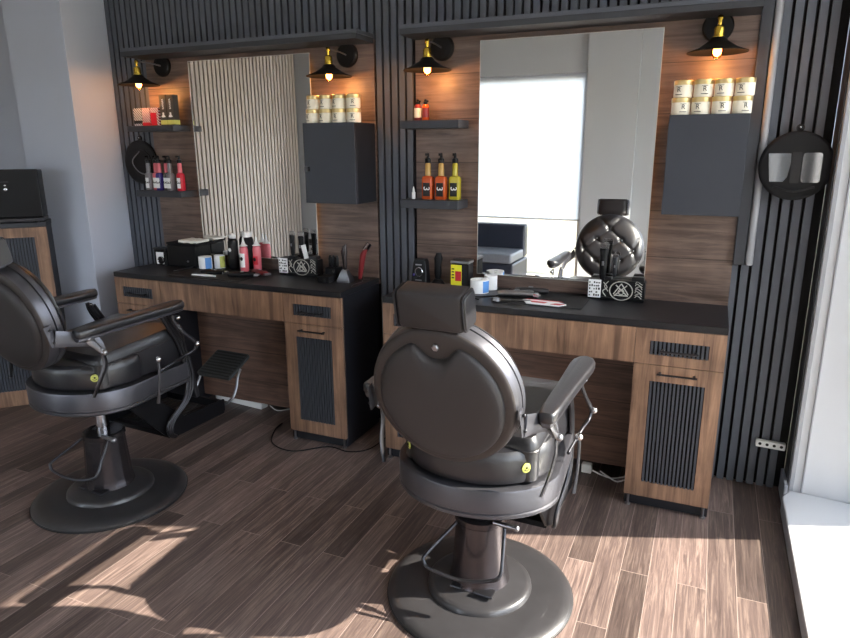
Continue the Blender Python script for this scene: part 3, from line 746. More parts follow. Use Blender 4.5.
def ring_pts(cx, cy, cz, rx, rz_, n=24): return [(cx+rx*math.cos(2*PI*i/n), cy, cz+rz_*math.sin(2*PI*i/n)) for i in range(n+1)]
def tool_stand(x, y, label, rz=0, mirrored=False):
    t = thing('clipper_stand', label, 'tool stand', (x, y, ZT), rz, 'black clipper stands with round emblem')
    bm = BM(); box(bm, -.115, .115, -.03, .035, 0, .012); box(bm, -.115, .115, -.028, .035, .012, .078); obj('stand_box', bm, M['black'], t, bevel=.004)
    bm = BM(); box(bm, -.112, -.06, -.034, -.0285, .008, .078); l = obj('label_plate', bm, M['paper'], t, bevel=.001)
    bm = BM()
    random.seed(9)
    for r_ in range(5):
        for c_ in range(5):
            if random.random() < .62: box(bm, -.108+c_*.0092, -.108+c_*.0092+random.uniform(.004, .008), -.035, -.0342, .014+r_*.0125, .014+r_*.0125+random.uniform(.004, .009))
    obj('label_print', bm, M['ink'], l)
    bm = BM(); sweep(bm, ring_pts(.022, -.0305, .04, .046, .036), .0022, n=6, k=1); e = obj('round_emblem', bm, M['emblem'], t)
    bm = BM()
    for a, b in (((-.005, .02), (.045, .062)), ((.05, .02), (0, .062)), ((-.008, .026), (.022, .068)), ((.052, .026), (.022, .068)), ((-.005, .022), (.05, .022))):
        sweep(bm, [(a[0], -.0305, a[1]), (b[0], -.0305, b[1])], .0026, .0015, n=6, smooth=False)
    sweep(bm, ring_pts(.022, -.0305, .036, .012, .01, 10), .002, n=6, k=1)
    obj('emblem_scissors', bm, M['emblem'], e)
    bm = BM()
    for k in range(7):
        z = .018+k*.009; sweep(bm, [(.078, -.0305, z), (.088+.008*math.sin(k*2), -.0305, z+.008), (.105, -.0305, z-.004)], .0016, n=5, k=3)
    obj('flame_print', bm, M['emblem'], t)
    # silver scroll wires at left of the emblem
    bm = BM(); sweep(bm, [(-.05, -.0315, .07), (-.035, -.0315, .05), (-.052, -.0315, .035), (-.038, -.0315, .015)], .002, n=6); sweep(bm, [(-.03, -.0315, .075), (-.045, -.0315, .055), (-.03, -.0315, .035)], .0018, n=6); obj('scroll_print', bm, M['emblem'], t)
    # rack posts above
    for a_ in ((-.06, -.02, -.02, .02, .0785, .088), (.06, .11, -.02, .02, .0785, .094)):
        bm = BM(); box(bm, *a_); obj('top_holder', bm, M['darksteel'], t, bevel=.003)
    return t
t1 = tool_stand(-1.655, -.115, 'black clipper stand with round scissor emblem on the left worktop'); t1.scale = (1.14, 1, 1.24)
t2 = dup(t1, (.115, -.09, ZT), 0, 'black clipper stand with round scissor emblem below the right mirror')
def standing_clipper(x, y, z, label, body, s=1.0, lean=0, rz=0):
    c = clipper(x, y, z, rz, label, body, M['chrome'], s=s); c.rotation_euler = (R(90+lean), 0, rz); return c
standing_clipper(-1.70, -.107, ZT+.11, 'black clipper standing upright on the left emblem stand, left one', M['black'], .8)
standing_clipper(-1.645, -.100, ZT+.098, 'black clipper standing upright on the left emblem stand, middle one', M['blackmatte'], .85)
standing_clipper(.05, -.1, ZT+.098, 'tall black clipper standing upright on the right emblem stand', M['black'], 1.0)
standing_clipper(.088+.012, -.075, ZT+.110, 'smaller dark clipper standing upright on the right emblem stand', M['darksteel'], .62)
bm = BM(); box(bm, -.014, .014, -.004, .004, 0, .08, 0, Matrix.Translation((-1.60, -.132, ZT+.1)) @ Matrix.Rotation(R(-14), 4, 'Y')); tag(obj('white_tag', bm, M['paper'], bevel=.001), 'white slip standing upright on top of the left emblem stand', 'tag')
# stepped black charging block
t = thing('charging_block', 'stepped black charging block with clippers at the right of the left worktop', 'charger', (-1.405, -.235, ZT))
bm = BM(); box(bm, -.035, .035, -.04, .04, 0, .035); obj('front_step', bm, M['blackmatte'], t, bevel=.003)
bm = BM(); box(bm, -.037, .037, .041, .11, 0, .07); obj('rear_step', bm, M['blackmatte'], t, bevel=.003)
for k in range(3):
    bm = BM(); lathe(bm, [(.008, .0705), (.01, .08), (.01, .12), (.005, .135), (0, .135)], 14, Matrix.Translation((-.022+k*.022, .075, 0))); obj('attachment', bm, M['black'], t)
bm = BM(); lathe(bm, [(.008, 0), (.008, .004), (0, .004)], 16, Matrix.Translation((.022, .04, .055)) @ UP); obj('indicator_ring', bm, M['chrome'], t)
# trimmer on trapezoid charger
t = thing('trimmer_dock', 'white trapezoid charging dock with chrome trimmer on the left worktop', 'trimmer', (-1.31, -.20, ZT)); t.scale = (1, 1, 1.22)
bm = BM(); loft(bm, [[(-.038, -.03, 0), (.038, -.03, 0), (.038, .03, 0), (-.038, .03, 0)], [(-.038, -.03, .01), (.038, -.03, .01), (.038, .03, .01), (-.038, .03, .01)], [(-.016, -.012, .055), (.016, -.012, .055), (.016, .012, .055), (-.016, .012, .055)]]); obj('dock', bm, M['steel'], t, bevel=.001)
bm = BM(); loft(bm, [[(x0+w*math.cos(2*PI*i/14), w*.8*math.sin(2*PI*i/14), z) for i in range(14)] for x0, w, z in ((0, .009, .0555), (.001, .013, .08), (-.002, .014, .11), (-.003, .019, .135), (.002, .012, .16), (.012, .004, .17))]); obj('trimmer', bm, M['column'], t)
t = thing('hair_clipper', 'maroon clipper leaning on the wooden board beside the chrome trimmer', 'clipper', (-1.255, -.1, ZT)); t.scale = (1, 1, 1.2)
bm = BM(); loft(bm, [[(x0+w*math.cos(2*PI*i/14), w*.8*math.sin(2*PI*i/14), z) for i in range(14)] for x0, w, z in ((-.02, .01, 0), (-.015, .015, .03), (-.005, .016, .08), (.006, .018, .12), (.02, .014, .14))]); obj('clipper_body', bm, M['darkred'], t)
bm = BM(); sweep(bm, [(.018, 0, .137), (.045, 0, .168)], .016, .006, n=8, smooth=False); obj('blade', bm, M['chrome'], t)
bm = BM(); sweep(bm, [(-1.26, -.12, ZT+.003), (-1.22, -.17, ZT+.003), (-1.225, -.26, ZT+.003), (-1.21, -.31, ZT+.003)], .0022, n=6); sweep(bm, [(-1.25, -.11, ZT+.003), (-1.215, -.1, ZT+.003)], .0022, n=6)
tag(obj('charger_cable', bm, M['steel']), 'thin grey charger cable at the right end of the left worktop', 'cable')
# right worktop, left part
t = thing('clipper_charger', 'black charger with round dial and blue light on the right worktop', 'charger', (-.885, -.14, ZT)); t.scale = (1.05, 1, 1.25)
bm = BM(); loft(bm, [[(-w, -.03+(z*.1), z), (w, -.03+(z*.1), z), (w, .03, z), (-w, .03, z)] for z, w in ((0, .042), (.02, .042), (.1, .034), (.115, .028))]); obj('charger_body', bm, M['black'], t, bevel=.004)
bm = BM(); sweep(bm, [(p[0], -.026, p[2]) for p in ring_pts(0, 0, .062, .019, .019)], .0025, n=6, k=1); obj('dial_ring', bm, M['chrome'], t)
bm = BM(); box(bm, -.018, .014, -.025, -.021, .09, .095); box(bm, -.018, .016, -.031, -.026, .026, .03); obj('grille', bm, M['steel'], t)
bm = BM(); ball(bm, (-.027, -.028, .05), .006, 8); obj('blue_light', bm, M['purple'], t)
t = thing('hair_clipper', 'black clipper standing on its cone base beside the yellow labelled jar', 'clipper', (-.795, -.12, ZT)); t.scale = (1.25, 1.2, 1.15)
bm = BM(); lathe(bm, [(.034, 0), (.034, .008), (.02, .03), (.014, .035), (0, .035)], 24); obj('cone_base', bm, M['black'], t)
bm = BM(); loft(bm, [[(x0+w*math.cos(2*PI*i/14), w*.8*math.sin(2*PI*i/14), z) for i in range(14)] for x0, w, z in ((0, .012, .0355), (0, .016, .06), (0, .015, .1), (.002, .019, .13), (.004, .01, .155))]); obj('clipper_body', bm, M['blackmatte'], t)
t = thing('powder_box', 'black box with yellow and red label and silver lid on the right worktop', 'box', (-.66, -.12, ZT)); t.scale = (1.08, 1, 1.28)
bm = BM(); box(bm, -.045, .045, -.04, .04, 0, .105); obj('box_body', bm, M['black'], t, bevel=.006)
bm = BM(); box(bm, -.047, .047, -.042, .042, .1055, .117); obj('lid', bm, M['steel'], t, bevel=.003)
bm = BM(); box(bm, -.042, .012, -.0425, -.0405, .012, .1); l = obj('yellow_label', bm, M['yellow'], t)
bm = BM(); box(bm, -.02, .01, -.0432, -.0426, .035, .075); obj('red_print', bm, M['red'], l)
bm = BM()
for k in range(4): box(bm, -.038, -.025, -.0432, -.0426, .045+k*.012, .05+k*.012)
obj('small_print', bm, M['ink'], l)
# black cable on right worktop
bm = BM(); sweep(bm, [(-.40, -.24, ZM+.003), (-.47, -.27, ZT+.003), (-.53, -.31, ZT+.003), (-.49, -.35, ZT+.003)], .003, n=6)
tag(obj('clipper_cable', bm, M['black']), 'black cable curling on the right worktop behind the headrest', 'cable')

# ------------------------------------------------------------------ left corner: cabinet and towel warmer
ang = R(45)
t = thing('storage_cabinet', 'oak framed cabinet with ribbed black door in the left corner', 'cabinet', (-3.23, -.497, 0), ang)
W, Dp, H = .5, .22, 1.155      # local: x runs left (-), y runs back
bm = BM(); box(bm, -W, 0, .02, Dp, .0, H-.03); obj('body', bm, M['blackpaint'], t)
bm = BM(); box(bm, -W-.003, .003, -.004, Dp, H-.0295, H); obj('top_board', bm, M['board'], t, bevel=.002)
def frdoor(z0, z1, i0, i1):
    bm = BM(); s = .07
    for a in ((-W, -W+s, z0, z1), (-s, 0, z0, z1), (-W+s, -s, z0, i0), (-W+s, -s, i1, z1)): box(bm, a[0], a[1], 0, .0195, a[2], a[3])
    d = obj('door', bm, M['woodfront'], t, bevel=.0006)
    bm = BM(); box(bm, -W+s, -s, .012, .019, i0, i1, 1)
    n = 22; p = (W-2*s)/n
    for k in range(n): box(bm, -W+s+k*p+.0025, -W+s+(k+1)*p-.0025, .001, .0125, i0, i1, 0)
    obj('ribbed_inset', bm, [M['rib'], M['gap']], d)
frdoor(.56, H-.031, .66, H-.09); frdoor(.0, .557, .1, .46)
t = thing('towel_warmer', 'black towel warmer box standing on the left corner cabinet', 'towel warmer', (-3.2, -.527, H+.001), ang)
bm = BM(); box(bm, -.45, .0, .005, .2, .03, .31); obj('case', bm, M['black'], t, bevel=.006)
bm = BM(); box(bm, -.455, .005, -.012, .004, .035, .315); d = obj('door', bm, M['black'], t, bevel=.006)
bm = BM(); box(bm, -.45, 0, -.005, .2, .008, .0295); obj('base_tray', bm, M['darksteel'], t, bevel=.003)
for x_ in (-.42, -.03):
    for y_ in (.02, .17):
        bm = BM(); lathe(bm, [(.012, 0), (.012, .008)], 12, Matrix.Translation((x_, y_, 0))); obj('foot', bm, M['rubber'], t)
bm = BM(); ball(bm, (-.17, -.014, .2), .011, 8, sy=.4); ball(bm, (-.17, -.014, .222), .006, 8, sy=.4); obj('badge', bm, M['chrome'], d)
bm = BM(); box(bm, -.19, -.15, -.0135, -.012, .24, .246); obj('lettering', bm, M['darksteel'], d)

# ------------------------------------------------------------------ power strips and cables on the floor
t = thing('power_strip', 'white power strip on the floor under the left kneehole', 'power strip', (-2.16, -.12, 0), R(-6))
bm = BM(); box(bm, -.2, .2, -.03, .03, 0, .04); obj('strip_body', bm, M['white'], t, bevel=.006)
for k in range(5):
    bm = BM(); lathe(bm, [(.018, .0405), (.016, .043), (0, .041)], 16, Matrix.Translation((-.14+k*.065, 0, 0))); obj('socket', bm, M['paper'], t)
t = thing('adapter_plug', 'white adapter plug on the floor behind the right chair', 'plug', (.045, -.2, 0))
bm = BM(); box(bm, -.025, .025, -.02, .02, 0, .045); obj('plug_body', bm, M['white'], t, bevel=.005)
bm = BM(); sweep(bm, [(.072, -.2, .012), (.12, -.215, .005), (.17, -.23, .005), (.22, -.2, .005), (.23, -.18, .005)], .004, n=8); sweep(bm, [(.11, -.18, .005), (.16, -.24, .013), (.2, -.255, .005), (.235, -.22, .005)], .004, n=8)
tag(obj('power_cable', bm, M['white']), 'white cable loops on the floor beside the adapter plug', 'cable')
bm = BM(); sweep(bm, [(-1.72, -.30, .004), (-1.70, -.40, .004), (-1.61, -.545, .004), (-1.45, -.585, .004), (-1.30, -.465, .0045), (-1.17, -.475, .004), (-1.08, -.40, .004), (-1.06, -.2, .004)], .0035, n=8)
tag(obj('power_cable', bm, M['black']), 'black cable snaking on the floor round the left station cabinet', 'cable')
bm = BM(); sweep(bm, [(-1.93, -.13, .02), (-1.86, -.15, .005), (-1.8, -.1, .005), (-1.72, -.12, .005)], .003, n=8)
tag(obj('power_cable', bm, M['white']), 'short white cable at the right end of the power strip', 'cable')
bm = BM(); sweep(bm, [(-1.99, -.458, .842), (-1.985, -.456, .7), (-1.97, -.456, .55)], .0012, n=5)

# ------------------------------------------------------------------ barber chair
def barber_chair(label, loc, phi, dz):
    t = thing('barber_chair', label, 'chair', loc, R(-phi), None)
    Z = lambda p: (p[0], p[1], p[2]+dz)
    T = Matrix.Translation((0, 0, dz))
    # base
    bm = BM(); lathe(bm, [(.325, 0), (.334, .004), (.336, .012), (.328, .022), (.30, .03), (.26, .034), (0, .036)], 72); bo = obj('base_disc', bm, M['basem'], t)
    bm = BM(); lathe(bm, [(.322, .0005), (.338, .001), (.339, .008), (.333, .0125)], 72, cap=False); obj('rubber_rim', bm, M['rubber'], bo)
    bm = BM(); lathe(bm, [(.19, .0345), (.188, .046), (.18, .054), (.165, .058), (.13, .062), (.115, .068), (0, .07)], 56); obj('base_hub', bm, M['basem'], t)
    bm = BM(); lathe(bm, [(.112, .062), (.108, .07), (.1, .11), (.09, .26), (.088, .3), (.092, .305), (.092, .325), (.084, .33), (0, .33)], 14 if dz else 40)
    cl = obj('column', bm, M['column'], t, angle=20 if dz else 38)
    for a_ in ((.02, .09, -.12, -.075, .0705, .08), (-.07, -.03, -.115, -.08, .0705, .078)):
        bm = BM(); box(bm, *a_); obj('column_bolt_plate', bm, M['darksteel'], cl, bevel=.003)
    bm = BM(); lathe(bm, [(.028, .3), (.028, .42+dz)], 24); obj('piston', bm, M['chrome'], t)
    bm = BM(); lathe(bm, [(.06, .405), (.12, .43), (.13, .449), (0, .449)], 28, T); obj('under_seat_bracket', bm, M['blackmatte'], t)
    # pump lever
    bm = BM(); sweep(bm, [(-.03, .01, .345), (-.075, -.07, .29), (-.135, -.17, .22), (-.138, -.185, .2), (-.11, -.19, .18), (0, -.185, .165), (.1, -.165, .18), (.128, -.15, .2), (.125, -.12, .25), (.11, -.06, .33)], .0065, n=10)
    lv = obj('pump_lever', bm, M['darksteel'], t)
    bm = BM(); sweep(bm, [(.07, -.06, .334), (.15, -.065, .334)], .009, n=10, smooth=False); ball(bm, (.152, -.065, .334), .012, 8); obj('lever_pivot', bm, M['steel'], lv)
    # seat pan
    def D(s, zz, w=.283, b=.262, f=.345, wf=.25): return [(x*s, (y-.03)*s+.03, zz+dz) for x, y in dshape(w, b, f, wf, -.03, .05)]
    bm = BM(); loft(bm, [D(.9, .446), D(.965, .45), D(1, .458), D(1, .468), D(.985, .471), D(.985, .475), D(1, .478), D(1.0, .545), D(.992, .551), D(.96, .553), D(.9, .55)]); obj('seat_pan', bm, M['frame'], t)
    # rear cushion
    def E_(s, zz): return [(x*s, (y-.05)*s+.05, zz+dz) for x, y in dshape(.255, .235, .06, .25, -.02, .03)]
    bm = BM(); loft(bm, [E_(.94, .554), E_(.985, .56), E_(1, .575), E_(1, .632), E_(.985, .652), E_(.95, .664), E_(.8, .672), E_(.5, .675)]); rc_ = obj('rear_cushion', bm, M['leather'], t)
    for sx in (1, -1):
        mb = Matrix.Translation((sx*.2035, -.152, .612+dz)) @ Matrix.Rotation(R(50 if sx > 0 else -50), 4, 'Z') @ UP
        bm = BM(); lathe(bm, [(.016, 0), (.016, .003), (.012, .0045), (0, .0045)], 24, mb); bd = obj('round_badge', bm, M['badge'], rc_)
        bm = BM(); ball(bm, mb @ Vector((0, .002, .0045)), .004, 6); sweep(bm, [mb @ Vector((-.009, -.004, .005)), mb @ Vector((0, -.008, .005)), mb @ Vector((.009, -.004, .005))], .0013, n=5); obj('badge_figure', bm, M['ink'], bd)
    # seat cushion
    def S(s, z_, tz=0):
        pts = rrect(-.232, .232, -.15, .335, .035)
        return [(x*s, (y-.09)*s+.09, z_+dz+tz*(y+.15)/.48) for x, y in pts]
    bm = BM(); loft(bm, [S(.97, .554), S(1, .562), S(1, .66, .02), S(.985, .688, .03), S(.94, .703, .035), S(.7, .712, .035), S(.3, .716, .035)]); sc = obj('seat_cushion', bm, M['leather'], t)
    bm = BM(); sweep(bm, [p for p in S(1.0, .662, .02)]+[S(1.0, .662, .02)[0]], .003, n=6, k=1, smooth=False); obj('piping', bm, M['leather'], sc)
    # backrest frame: axis frame at centre of rear face
    al = R(12); cB = Vector((0, -.352, .879+dz))
    ux = Vector((1, 0, 0)); us = Vector((0, -math.sin(al), math.cos(al))); un = Vector((0, math.cos(al), math.sin(al)))   # un = forward
    B = Matrix((( -ux.x, us.x, un.x, cB.x), (-ux.y, us.y, un.y, cB.y), (-ux.z, us.z, un.z, cB.z), (0, 0, 0, 1)))
    def bp(x, s, n): return cB+ux*x+us*s+un*n
    bm = BM(); lathe(bm, [(0, .002), (.18, .002), (.207, 0), (.218, .002), (.224, .008), (.228, .02), (.23, .045), (.224, .0465), (.224, .049), (.231, .051), (.233, .068), (.228, .076), (0, .078)], 72, B)
    back = obj('backrest', bm, [M['frame'], M['backring']], t)
    for p in back.data.polygons:
        c = sum((back.data.vertices[v].co for v in p.vertices), Vector())/len(p.vertices)
        if (c-cB).dot(un) < .0055: p.material_index = 1
    # rear inset cushion with scalloped top
    bm = BM(); N = 144
    def rout(a):
        r0 = .195; x, s = math.cos(a), math.sin(a)
        r = r0
        # notch: circle centre (0,.205) radius .07
        cx, cy, cr = 0, .202, .064
        b_ = x*cx+s*cy; d = b_*b_-(cx*cx+cy*cy-cr*cr)
        if b_ > 0 and d > 0: r = min(r, b_-math.sqrt(d))
        return r
    rs = [rout(2*PI*i/N+PI/2) for i in range(N)]
    for _ in range(2): rs = [(rs[i-1]+2*rs[i]+rs[(i+1) % N])/4 for i in range(N)]
    rings = []
    for q, e_, h in ((1.0, 0, .002), (1.0, 0, -.004), (1, .003, -.009), (1, .008, -.014), (1, .016, -.018), (.85, .03, -.022), (.65, .05, -.025), (.4, .07, -.027), (.2, .1, -.028)):
        rings.append([bp(min(rs[i]-e_, .195*q)*math.cos(2*PI*i/N+PI/2), -.006+min(rs[i]-e_, .195*q)*math.sin(2*PI*i/N+PI/2), h) for i in range(N)])
    loft(bm, rings); obj('rear_pad', bm, M['leatherback'], back, angle=60)
    bm = BM(); lathe(bm, [(.011, 0), (.011, .004), (.007, .007), (0, .007)], 6, Matrix.Translation(bp(0, .17, 0)) @ Matrix((( -1, 0, 0, 0), (0, us.y, -un.y, 0), (0, us.z, -un.z, 0), (0, 0, 0, 1)))); obj('back_bolt', bm, M['steel'], back)
    # front tufted pad
    btn = [(0, .125), (-.085, .052), (.085, .052), (0, -.02), (-.165, -.02), (.165, -.02), (-.085, -.093), (.085, -.093), (0, -.165)]
    segs = [(a, b) for i, a in enumerate(btn) for b in btn[i+1:] if abs(math.hypot(a[0]-b[0], a[1]-b[1])-.111) < .012]
    segs += [((0, .125), (.06, .19)), ((0, .125), (-.06, .19)), ((.165, -.02), (.2, .06)), ((-.165, -.02), (-.2, .06)), ((.165, -.02), (.19, -.09)), ((-.165, -.02), (-.19, -.09)), ((0, -.165), (.06, -.2)), ((0, -.165), (-.06, -.2))]
    def hh(x, s, q):
        h = .078+.05*(1-q**4)**.6
        for a in btn:
            d = math.hypot(x-a[0], s-a[1]); h -= .018*math.exp(-(d/.016)**2)
        m_ = 9
        for a, b in segs:
            vx, vy = b[0]-a[0], b[1]-a[1]; L2 = vx*vx+vy*vy; u = max(0, min(1, ((x-a[0])*vx+(s-a[1])*vy)/L2))
            m_ = min(m_, math.hypot(x-a[0]-u*vx, s-a[1]-u*vy))
        return h-.012*math.exp(-m_/.010)
    bm = BM(); NR, NS = 40, 120; rings = []
    for i in range(NR, 0, -1):
        q = i/NR; r = .229*q
        rings.append([bp(r*math.cos(2*PI*j/NS), r*math.sin(2*PI*j/NS), hh(r*math.cos(2*PI*j/NS), r*math.sin(2*PI*j/NS), q)) for j in range(NS)])
    V = [[bm.verts.new(p) for p in r] for r in rings]
    for a, b in zip(V, V[1:]):
        for j in range(NS): face(bm, [a[j], a[(j+1) % NS], b[(j+1) % NS], b[j]])
    c0 = bm.verts.new(bp(0, 0, hh(0, 0, 0)))
    for j in range(NS): face(bm, [V[-1][j], V[-1][(j+1) % NS], c0])
    pad = obj('tufted_pad', bm, M['leather'], back, angle=70)
    for a in btn:
        bm = BM(); ball(bm, bp(a[0], a[1], hh(a[0], a[1], math.hypot(*a)/.229)+.009), .0075, 7); obj('tuft_button', bm, M['chrome'], pad)
    # headrest
    bm = BM()
    hr = []
    for n_, kw, ks in ((-.028, .9, .86), (-.024, .97, .95), (-.015, 1, 1), (.045, 1, 1), (.06, .97, .94), (.068, .88, .82), (.072, .6, .5)):
        hr.append([bp(x*kw, .287+s*ks, n_-(.012*(x/.098)**2 if n_ > .05 else -.006*(x/.098)**2)) for x, s in rrect(-.098, .098, -.055, .055, .012)])
    loft(bm, hr); hd = obj('headrest', bm, M['leatherback'], t, angle=50)
    for sx in (-1, 1):
        bm = BM(); pts = [bp(sx*.0985, .287+s, .016+n_) for n_, s in rrect(-.036, .04, -.05, .05, .014)]
        loft(bm, [pts, [p+ux*sx*.008-(p-bp(sx*.0985, .287, .016))*.04 for p in pts]]); sp = obj('side_panel', bm, M['leather'], hd, bevel=.002)
        bm = BM(); q_ = [bp(sx*.1, .287+s, .016+n_) for n_, s in rrect(-.037, .041, -.051, .051, .014)]; sweep(bm, q_+[q_[0]], .003, n=6, smooth=False); obj('piping', bm, M['darksteel'], sp)
    bm = BM(); box(bm, -.022, .022, -.008, .008, 0, .06, 0, Matrix.Translation(bp(0, .203, .02)) @ Matrix.Rotation(al, 4, 'X')); obj('headrest_stem', bm, M['chrome'], t)
    bm = BM(); box(bm, -.07, .07, -.015, .03, 0, .014, 0, Matrix.Translation(bp(0, .218, .015)) @ Matrix.Rotation(al, 4, 'X')); obj('headrest_holder', bm, M['black'], t, bevel=.003)
    # arms
    for sx in (-1, 1):
        bm = BM()
        def A(z_, k):
            out = []
            for u, w in ((-.27, .016), (-.262, .024), (-.2, .028), (-.05, .031), (.1, .037), (.19, .041), (.235, .038), (.258, .028), (.268, .01)):
                out.append((u, w))
            rt = [(sx*.288+w*k, (u-0)*(.99 if k < 1 else 1), z_+.012*(u+.27)/.54) for u, w in out]
            lf = [(sx*.288-w*k, (u-0)*(.99 if k < 1 else 1), z_+.012*(u+.27)/.54) for u, w in reversed(out)]
            return [Z(p) for p in rt+lf]
        loft(bm, [A(.822, .9), A(.826, 1), A(.845, 1.0), A(.851, .94), A(.854, .8), A(.855, .4)]); ar = obj('armrest', bm, M['leather'], t, angle=55)
        bm = BM(); loft(bm, [A(.808, .55), A(.8125, .8), A(.8215, .8)]); obj('armrest_plate', bm, M['frame'], ar)
        X = sx*.288
        # front S frame
        bm = BM()
        sweep(bm, [Z((X, .215, .806)), Z((X, .22, .77)), Z((X+sx*.01, .255, .715)), Z((X+sx*.02, .31, .655)), Z((X+sx*.018, .30, .62)), Z((X+sx*.005, .24, .6)), Z((X-sx*.01, .1, .565))], [.012, .009, .009, .011, .009, .009, .007], .006, n=10, side=(0, 1, 0)); fr_ = obj('arm_front_frame', bm, M['darksteel'], t)
        
        for q_, rr_ in (((X+sx*.03, .31, .65), .013), ((X+sx*.005, .235, .79), .011)):
            bm = BM(); ball(bm, Z(q_), rr_, 8); obj('arm_bolt', bm, M['chrome'], fr_)
        # ribbed leg band down to footrest
        bm = BM()
        for off in (-.016, 0, .016):
            xl = sx*.242
            sweep(bm, [Z((xl, .2+off, .8)), Z((xl, .25+off, .71)), Z((xl, .285+off, .635)), Z((xl, .315+off, .475)), Z((xl, .285+off, .375)), Z((xl-sx*.01, .19+off, .29)), Z((xl-sx*.015, .18+off*.6, .23)), Z((xl-sx*.03, .22+off*.3, .195))], .0075, n=8)
        obj('ribbed_leg', bm, M['darksteel'], t)
        # recline / swivel lever
        bm = BM(); sweep(bm, [Z((sx*.315, .082, .632)), Z((sx*.318, .08, .6)), Z((sx*.318, .07, .52)), Z((sx*.312, .06, .44))], [.007, .006, .0055, .009], .0045, n=8); l_ = obj('side_lever', bm, M['darksteel'], t)
        bm = BM(); ball(bm, Z((sx*.315, .083, .64)), .014, 8); obj('lever_knob', bm, M['chrome'], l_)
        # rear bracket on the back disc + band + bolt + hook
        bm = BM(); sweep(bm, [Z((sx*.238, -.345, .885)), Z((sx*.242, -.325, .80))], .016, .004, n=4, side=(0, 1, 0), smooth=False); br_ = obj('back_bracket', bm, M['frame'], t, bevel=.002)
        for q_ in ((sx*.246, -.34, .868), (sx*.248, -.33, .818)):
            bm = BM(); ball(bm, Z(q_), .006, 6); obj('bracket_bolt', bm, M['darksteel'], br_)
        bm = BM(); sweep(bm, [Z((sx*.246, -.325, .83)), Z((sx*.262, -.26, .815)), Z((sx*.282, -.19, .79)), Z((sx*.295, -.165, .745))], [.034, .03, .026, .014], .004, n=10, side=(0, 0, 1)); obj('side_band', bm, M['frame'], t)
        bm = BM(); sweep(bm, [Z((sx*.292, -.215, .808)), Z((sx*.294, -.205, .79)), Z((sx*.3, -.17, .745))], [.02, .016, .011], .006, n=8, side=(0, 1, 0)); ball(bm, Z((sx*.306, -.168, .742)), .013, 8); ball(bm, Z((sx*.3, -.225, .812)), .01, 7); obj('arm_rear_joint', bm, M['steel'], t)
        bm = BM(); sweep(bm, [Z((sx*.298, -.17, .738)), Z((sx*.298, -.165, .69)), Z((sx*.29, -.19, .63)), Z((sx*.27, -.215, .56))], [.01, .012, .012, .008], .005, n=8, side=(0, 1, 0)); obj('hook_strap', bm, M['darksteel'], t)
    # front skirt, calf pad, step box, foot plate
    bm = BM(); loft(bm, [[Z((x*k, y, z)) for x, y, z in ((-.2, .346, .54), (.2, .346, .54), (.19, .40, .33), (-.19, .40, .33))] if False else [Z((sx_*w, y, z)) for sx_, w, y, z in ((-1, .2, y0, z0), (1, .2, y0, z0), (1, .2, y1, z1), (-1, .2, y1, z1))] for k, (y0, z0, y1, z1) in ((1, (.346, .55, .376, .552)), (1, (.385, .33, .41, .335)))])
    obj('calf_pad', bm, M['leather'], t, bevel=.006)
    bm = BM()
    for sx in (-1, 1):
        prism(bm, [(-.02, .435), (.17, .22), (.24, .185), (.56, .185), (.57, .2), (.57, .26), (.3, .27), (.12, .435)], -.006, .006, Matrix.Translation((sx*.195, 0, dz)) @ Matrix(((0, 0, 1, 0), (1, 0, 0, 0), (0, 1, 0, 0), (0, 0, 0, 1))))
    box(bm, -.19, .19, .2, .565, .19+dz, .215+dz); box(bm, -.19, .19, .545, .565, .2+dz, .255+dz)
    fb = obj('footrest_frame', bm, M['black'], t, bevel=.003)
    bm = BM()
    for k in range(12): box(bm, -.18+k*.031, -.18+k*.031+.018, .23, .53, .2155+dz, .219+dz)
    obj('tread', bm, M['rubber'], fb)
    for sx in (-1, 1):
        bm = BM(); sweep(bm, [Z((sx*.14, .56, .235)), Z((sx*.14, .62, .2)), Z((sx*.14, .69, .21)), Z((sx*.138, .73, .26)), Z((sx*.13, .755, .31)), Z((sx*.122, .79, .345))], .0075, n=8); obj('plate_arm', bm, M['steel'], t)
    bm = BM(); a_ = math.atan2(.09, .18); m_ = Matrix.Translation((0, .79, .355+dz)) @ Matrix.Rotation(a_, 4, 'X')
    prism(bm, rrect(-.12, .12, -.1, .1, .015), -.01, .006, m_); fp = obj('foot_plate', bm, M['footplate'], t, bevel=.002)
    bm = BM()
    for k in range(9): box(bm, -.108, .108, -.088+k*.021, -.08+k*.021, .0062, .0085, 0, m_)
    obj('groove_ribs', bm, M['rubber'], fp)
    return t
barber_chair('black leather barber chair seen from behind with round back in front of the right mirror', (-.157, -1.277, 0), 2, 0)
barber_chair('black leather barber chair at the left edge with raised seat and chrome piston', (-1.986, -1.29, 0), 3, .05)
# khaki cords hanging between back and arm of the left chair
for k in range(3):
    bm = BM(); x = -2.16+k*.028; sweep(bm, [(x, -1.40+.02*k, .955-.02*k), (x+.005, -1.395+.02*k, .88), (x+.03, -1.39+.02*k, .785)], .004, n=7)
    tag(obj('hanging_cord', bm, M['cord']), 'khaki cord hanging inside the right arm of the left barber chair', 'cord', 'khaki cords on the left chair')

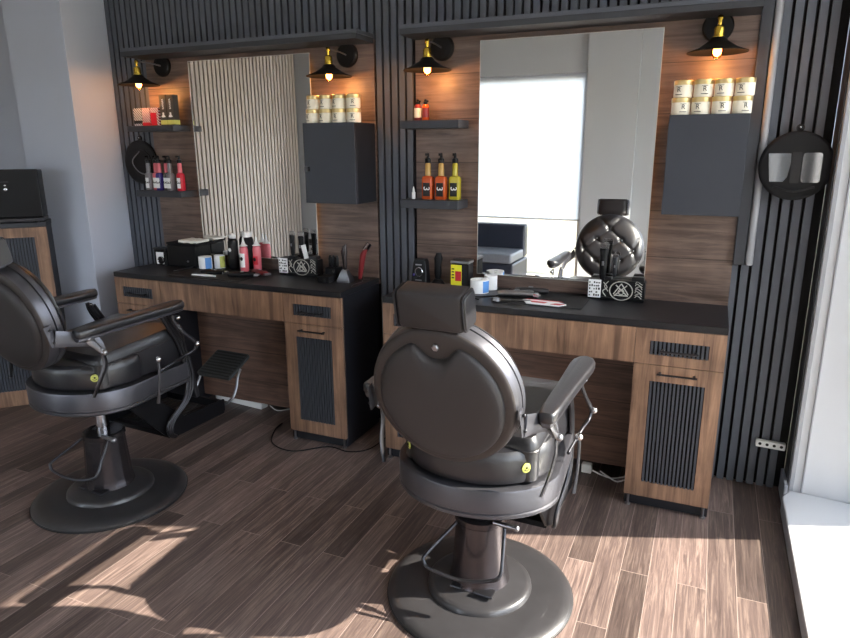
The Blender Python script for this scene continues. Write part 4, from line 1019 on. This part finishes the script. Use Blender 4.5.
# ------------------------------------------------------------------ sofa seen in the mirror
t = thing('sofa', 'dark waiting sofa under the front window, seen in the right mirror', 'sofa', (-2.25, -3.98, 0))
bm = BM(); box(bm, -.75, .75, -.3, .32, .04, .34); obj('sofa_base', bm, M['navy'], t, bevel=.02)
for k in range(2):
    bm = BM(); box(bm, -.74+k*.745, -.005+k*.745, -.16, .34, .345, .45); obj('seat_cushion', bm, M['sofalit'], t, bevel=.025, seg=3)
    bm = BM(); box(bm, -.74+k*.745, -.005+k*.745, -.32, -.165, .345, .72); obj('back_cushion', bm, M['navy'], t, bevel=.03, seg=3)
for sx in (-.7, .7):
    for y_ in (-.25, .27):
        bm = BM(); lathe(bm, [(.02, 0), (.024, .04)], 12, Matrix.Translation((sx, y_, 0))); obj('foot', bm, M['black'], t)

# ------------------------------------------------------------------ light
W_ = bpy.data.worlds.new('sky'); bpy.context.scene.world = W_; W_.use_nodes = True
bg = W_.node_tree.nodes['Background']; bg.inputs[0].default_value = (.78, .88, 1, 1); bg.inputs[1].default_value = 6.0
tan = .66; az = Vector((-.935, -.353, 0)).normalized(); d = Vector((az.x, az.y, -tan)).normalized()
s = bpy.data.lights.new('sun', 'SUN'); s.energy = 22; s.angle = R(.6); s.color = (1, .92, .79)
so = bpy.data.objects.new('sun', s); C.objects.link(so); so.rotation_euler = d.to_track_quat('-Z', 'Y').to_euler(); so.location = (4, 2, 4)
def portal(loc, rot, sx, sy):
    l = bpy.data.lights.new('sky_portal', 'AREA'); l.shape = 'RECTANGLE'; l.size = sx; l.size_y = sy; l.cycles.is_portal = True
    o = bpy.data.objects.new('sky_portal', l); C.objects.link(o); o.location = loc; o.rotation_euler = rot
portal((1.26, -2.1, 1.26), (0, R(90), 0), 2.4, 3.6)
portal((-1.95, -4.62, 1.18), (R(90), 0, 0), 2.05, 2.4)
portal((-3.65, -4.62, 1.2), (R(90), 0, 0), 1.2, 2.4)

vs = bpy.context.scene.view_settings
vs.view_transform = 'Standard'; vs.look = 'None'; vs.gamma = 1; vs.use_curve_mapping = False; vs.exposure = .16
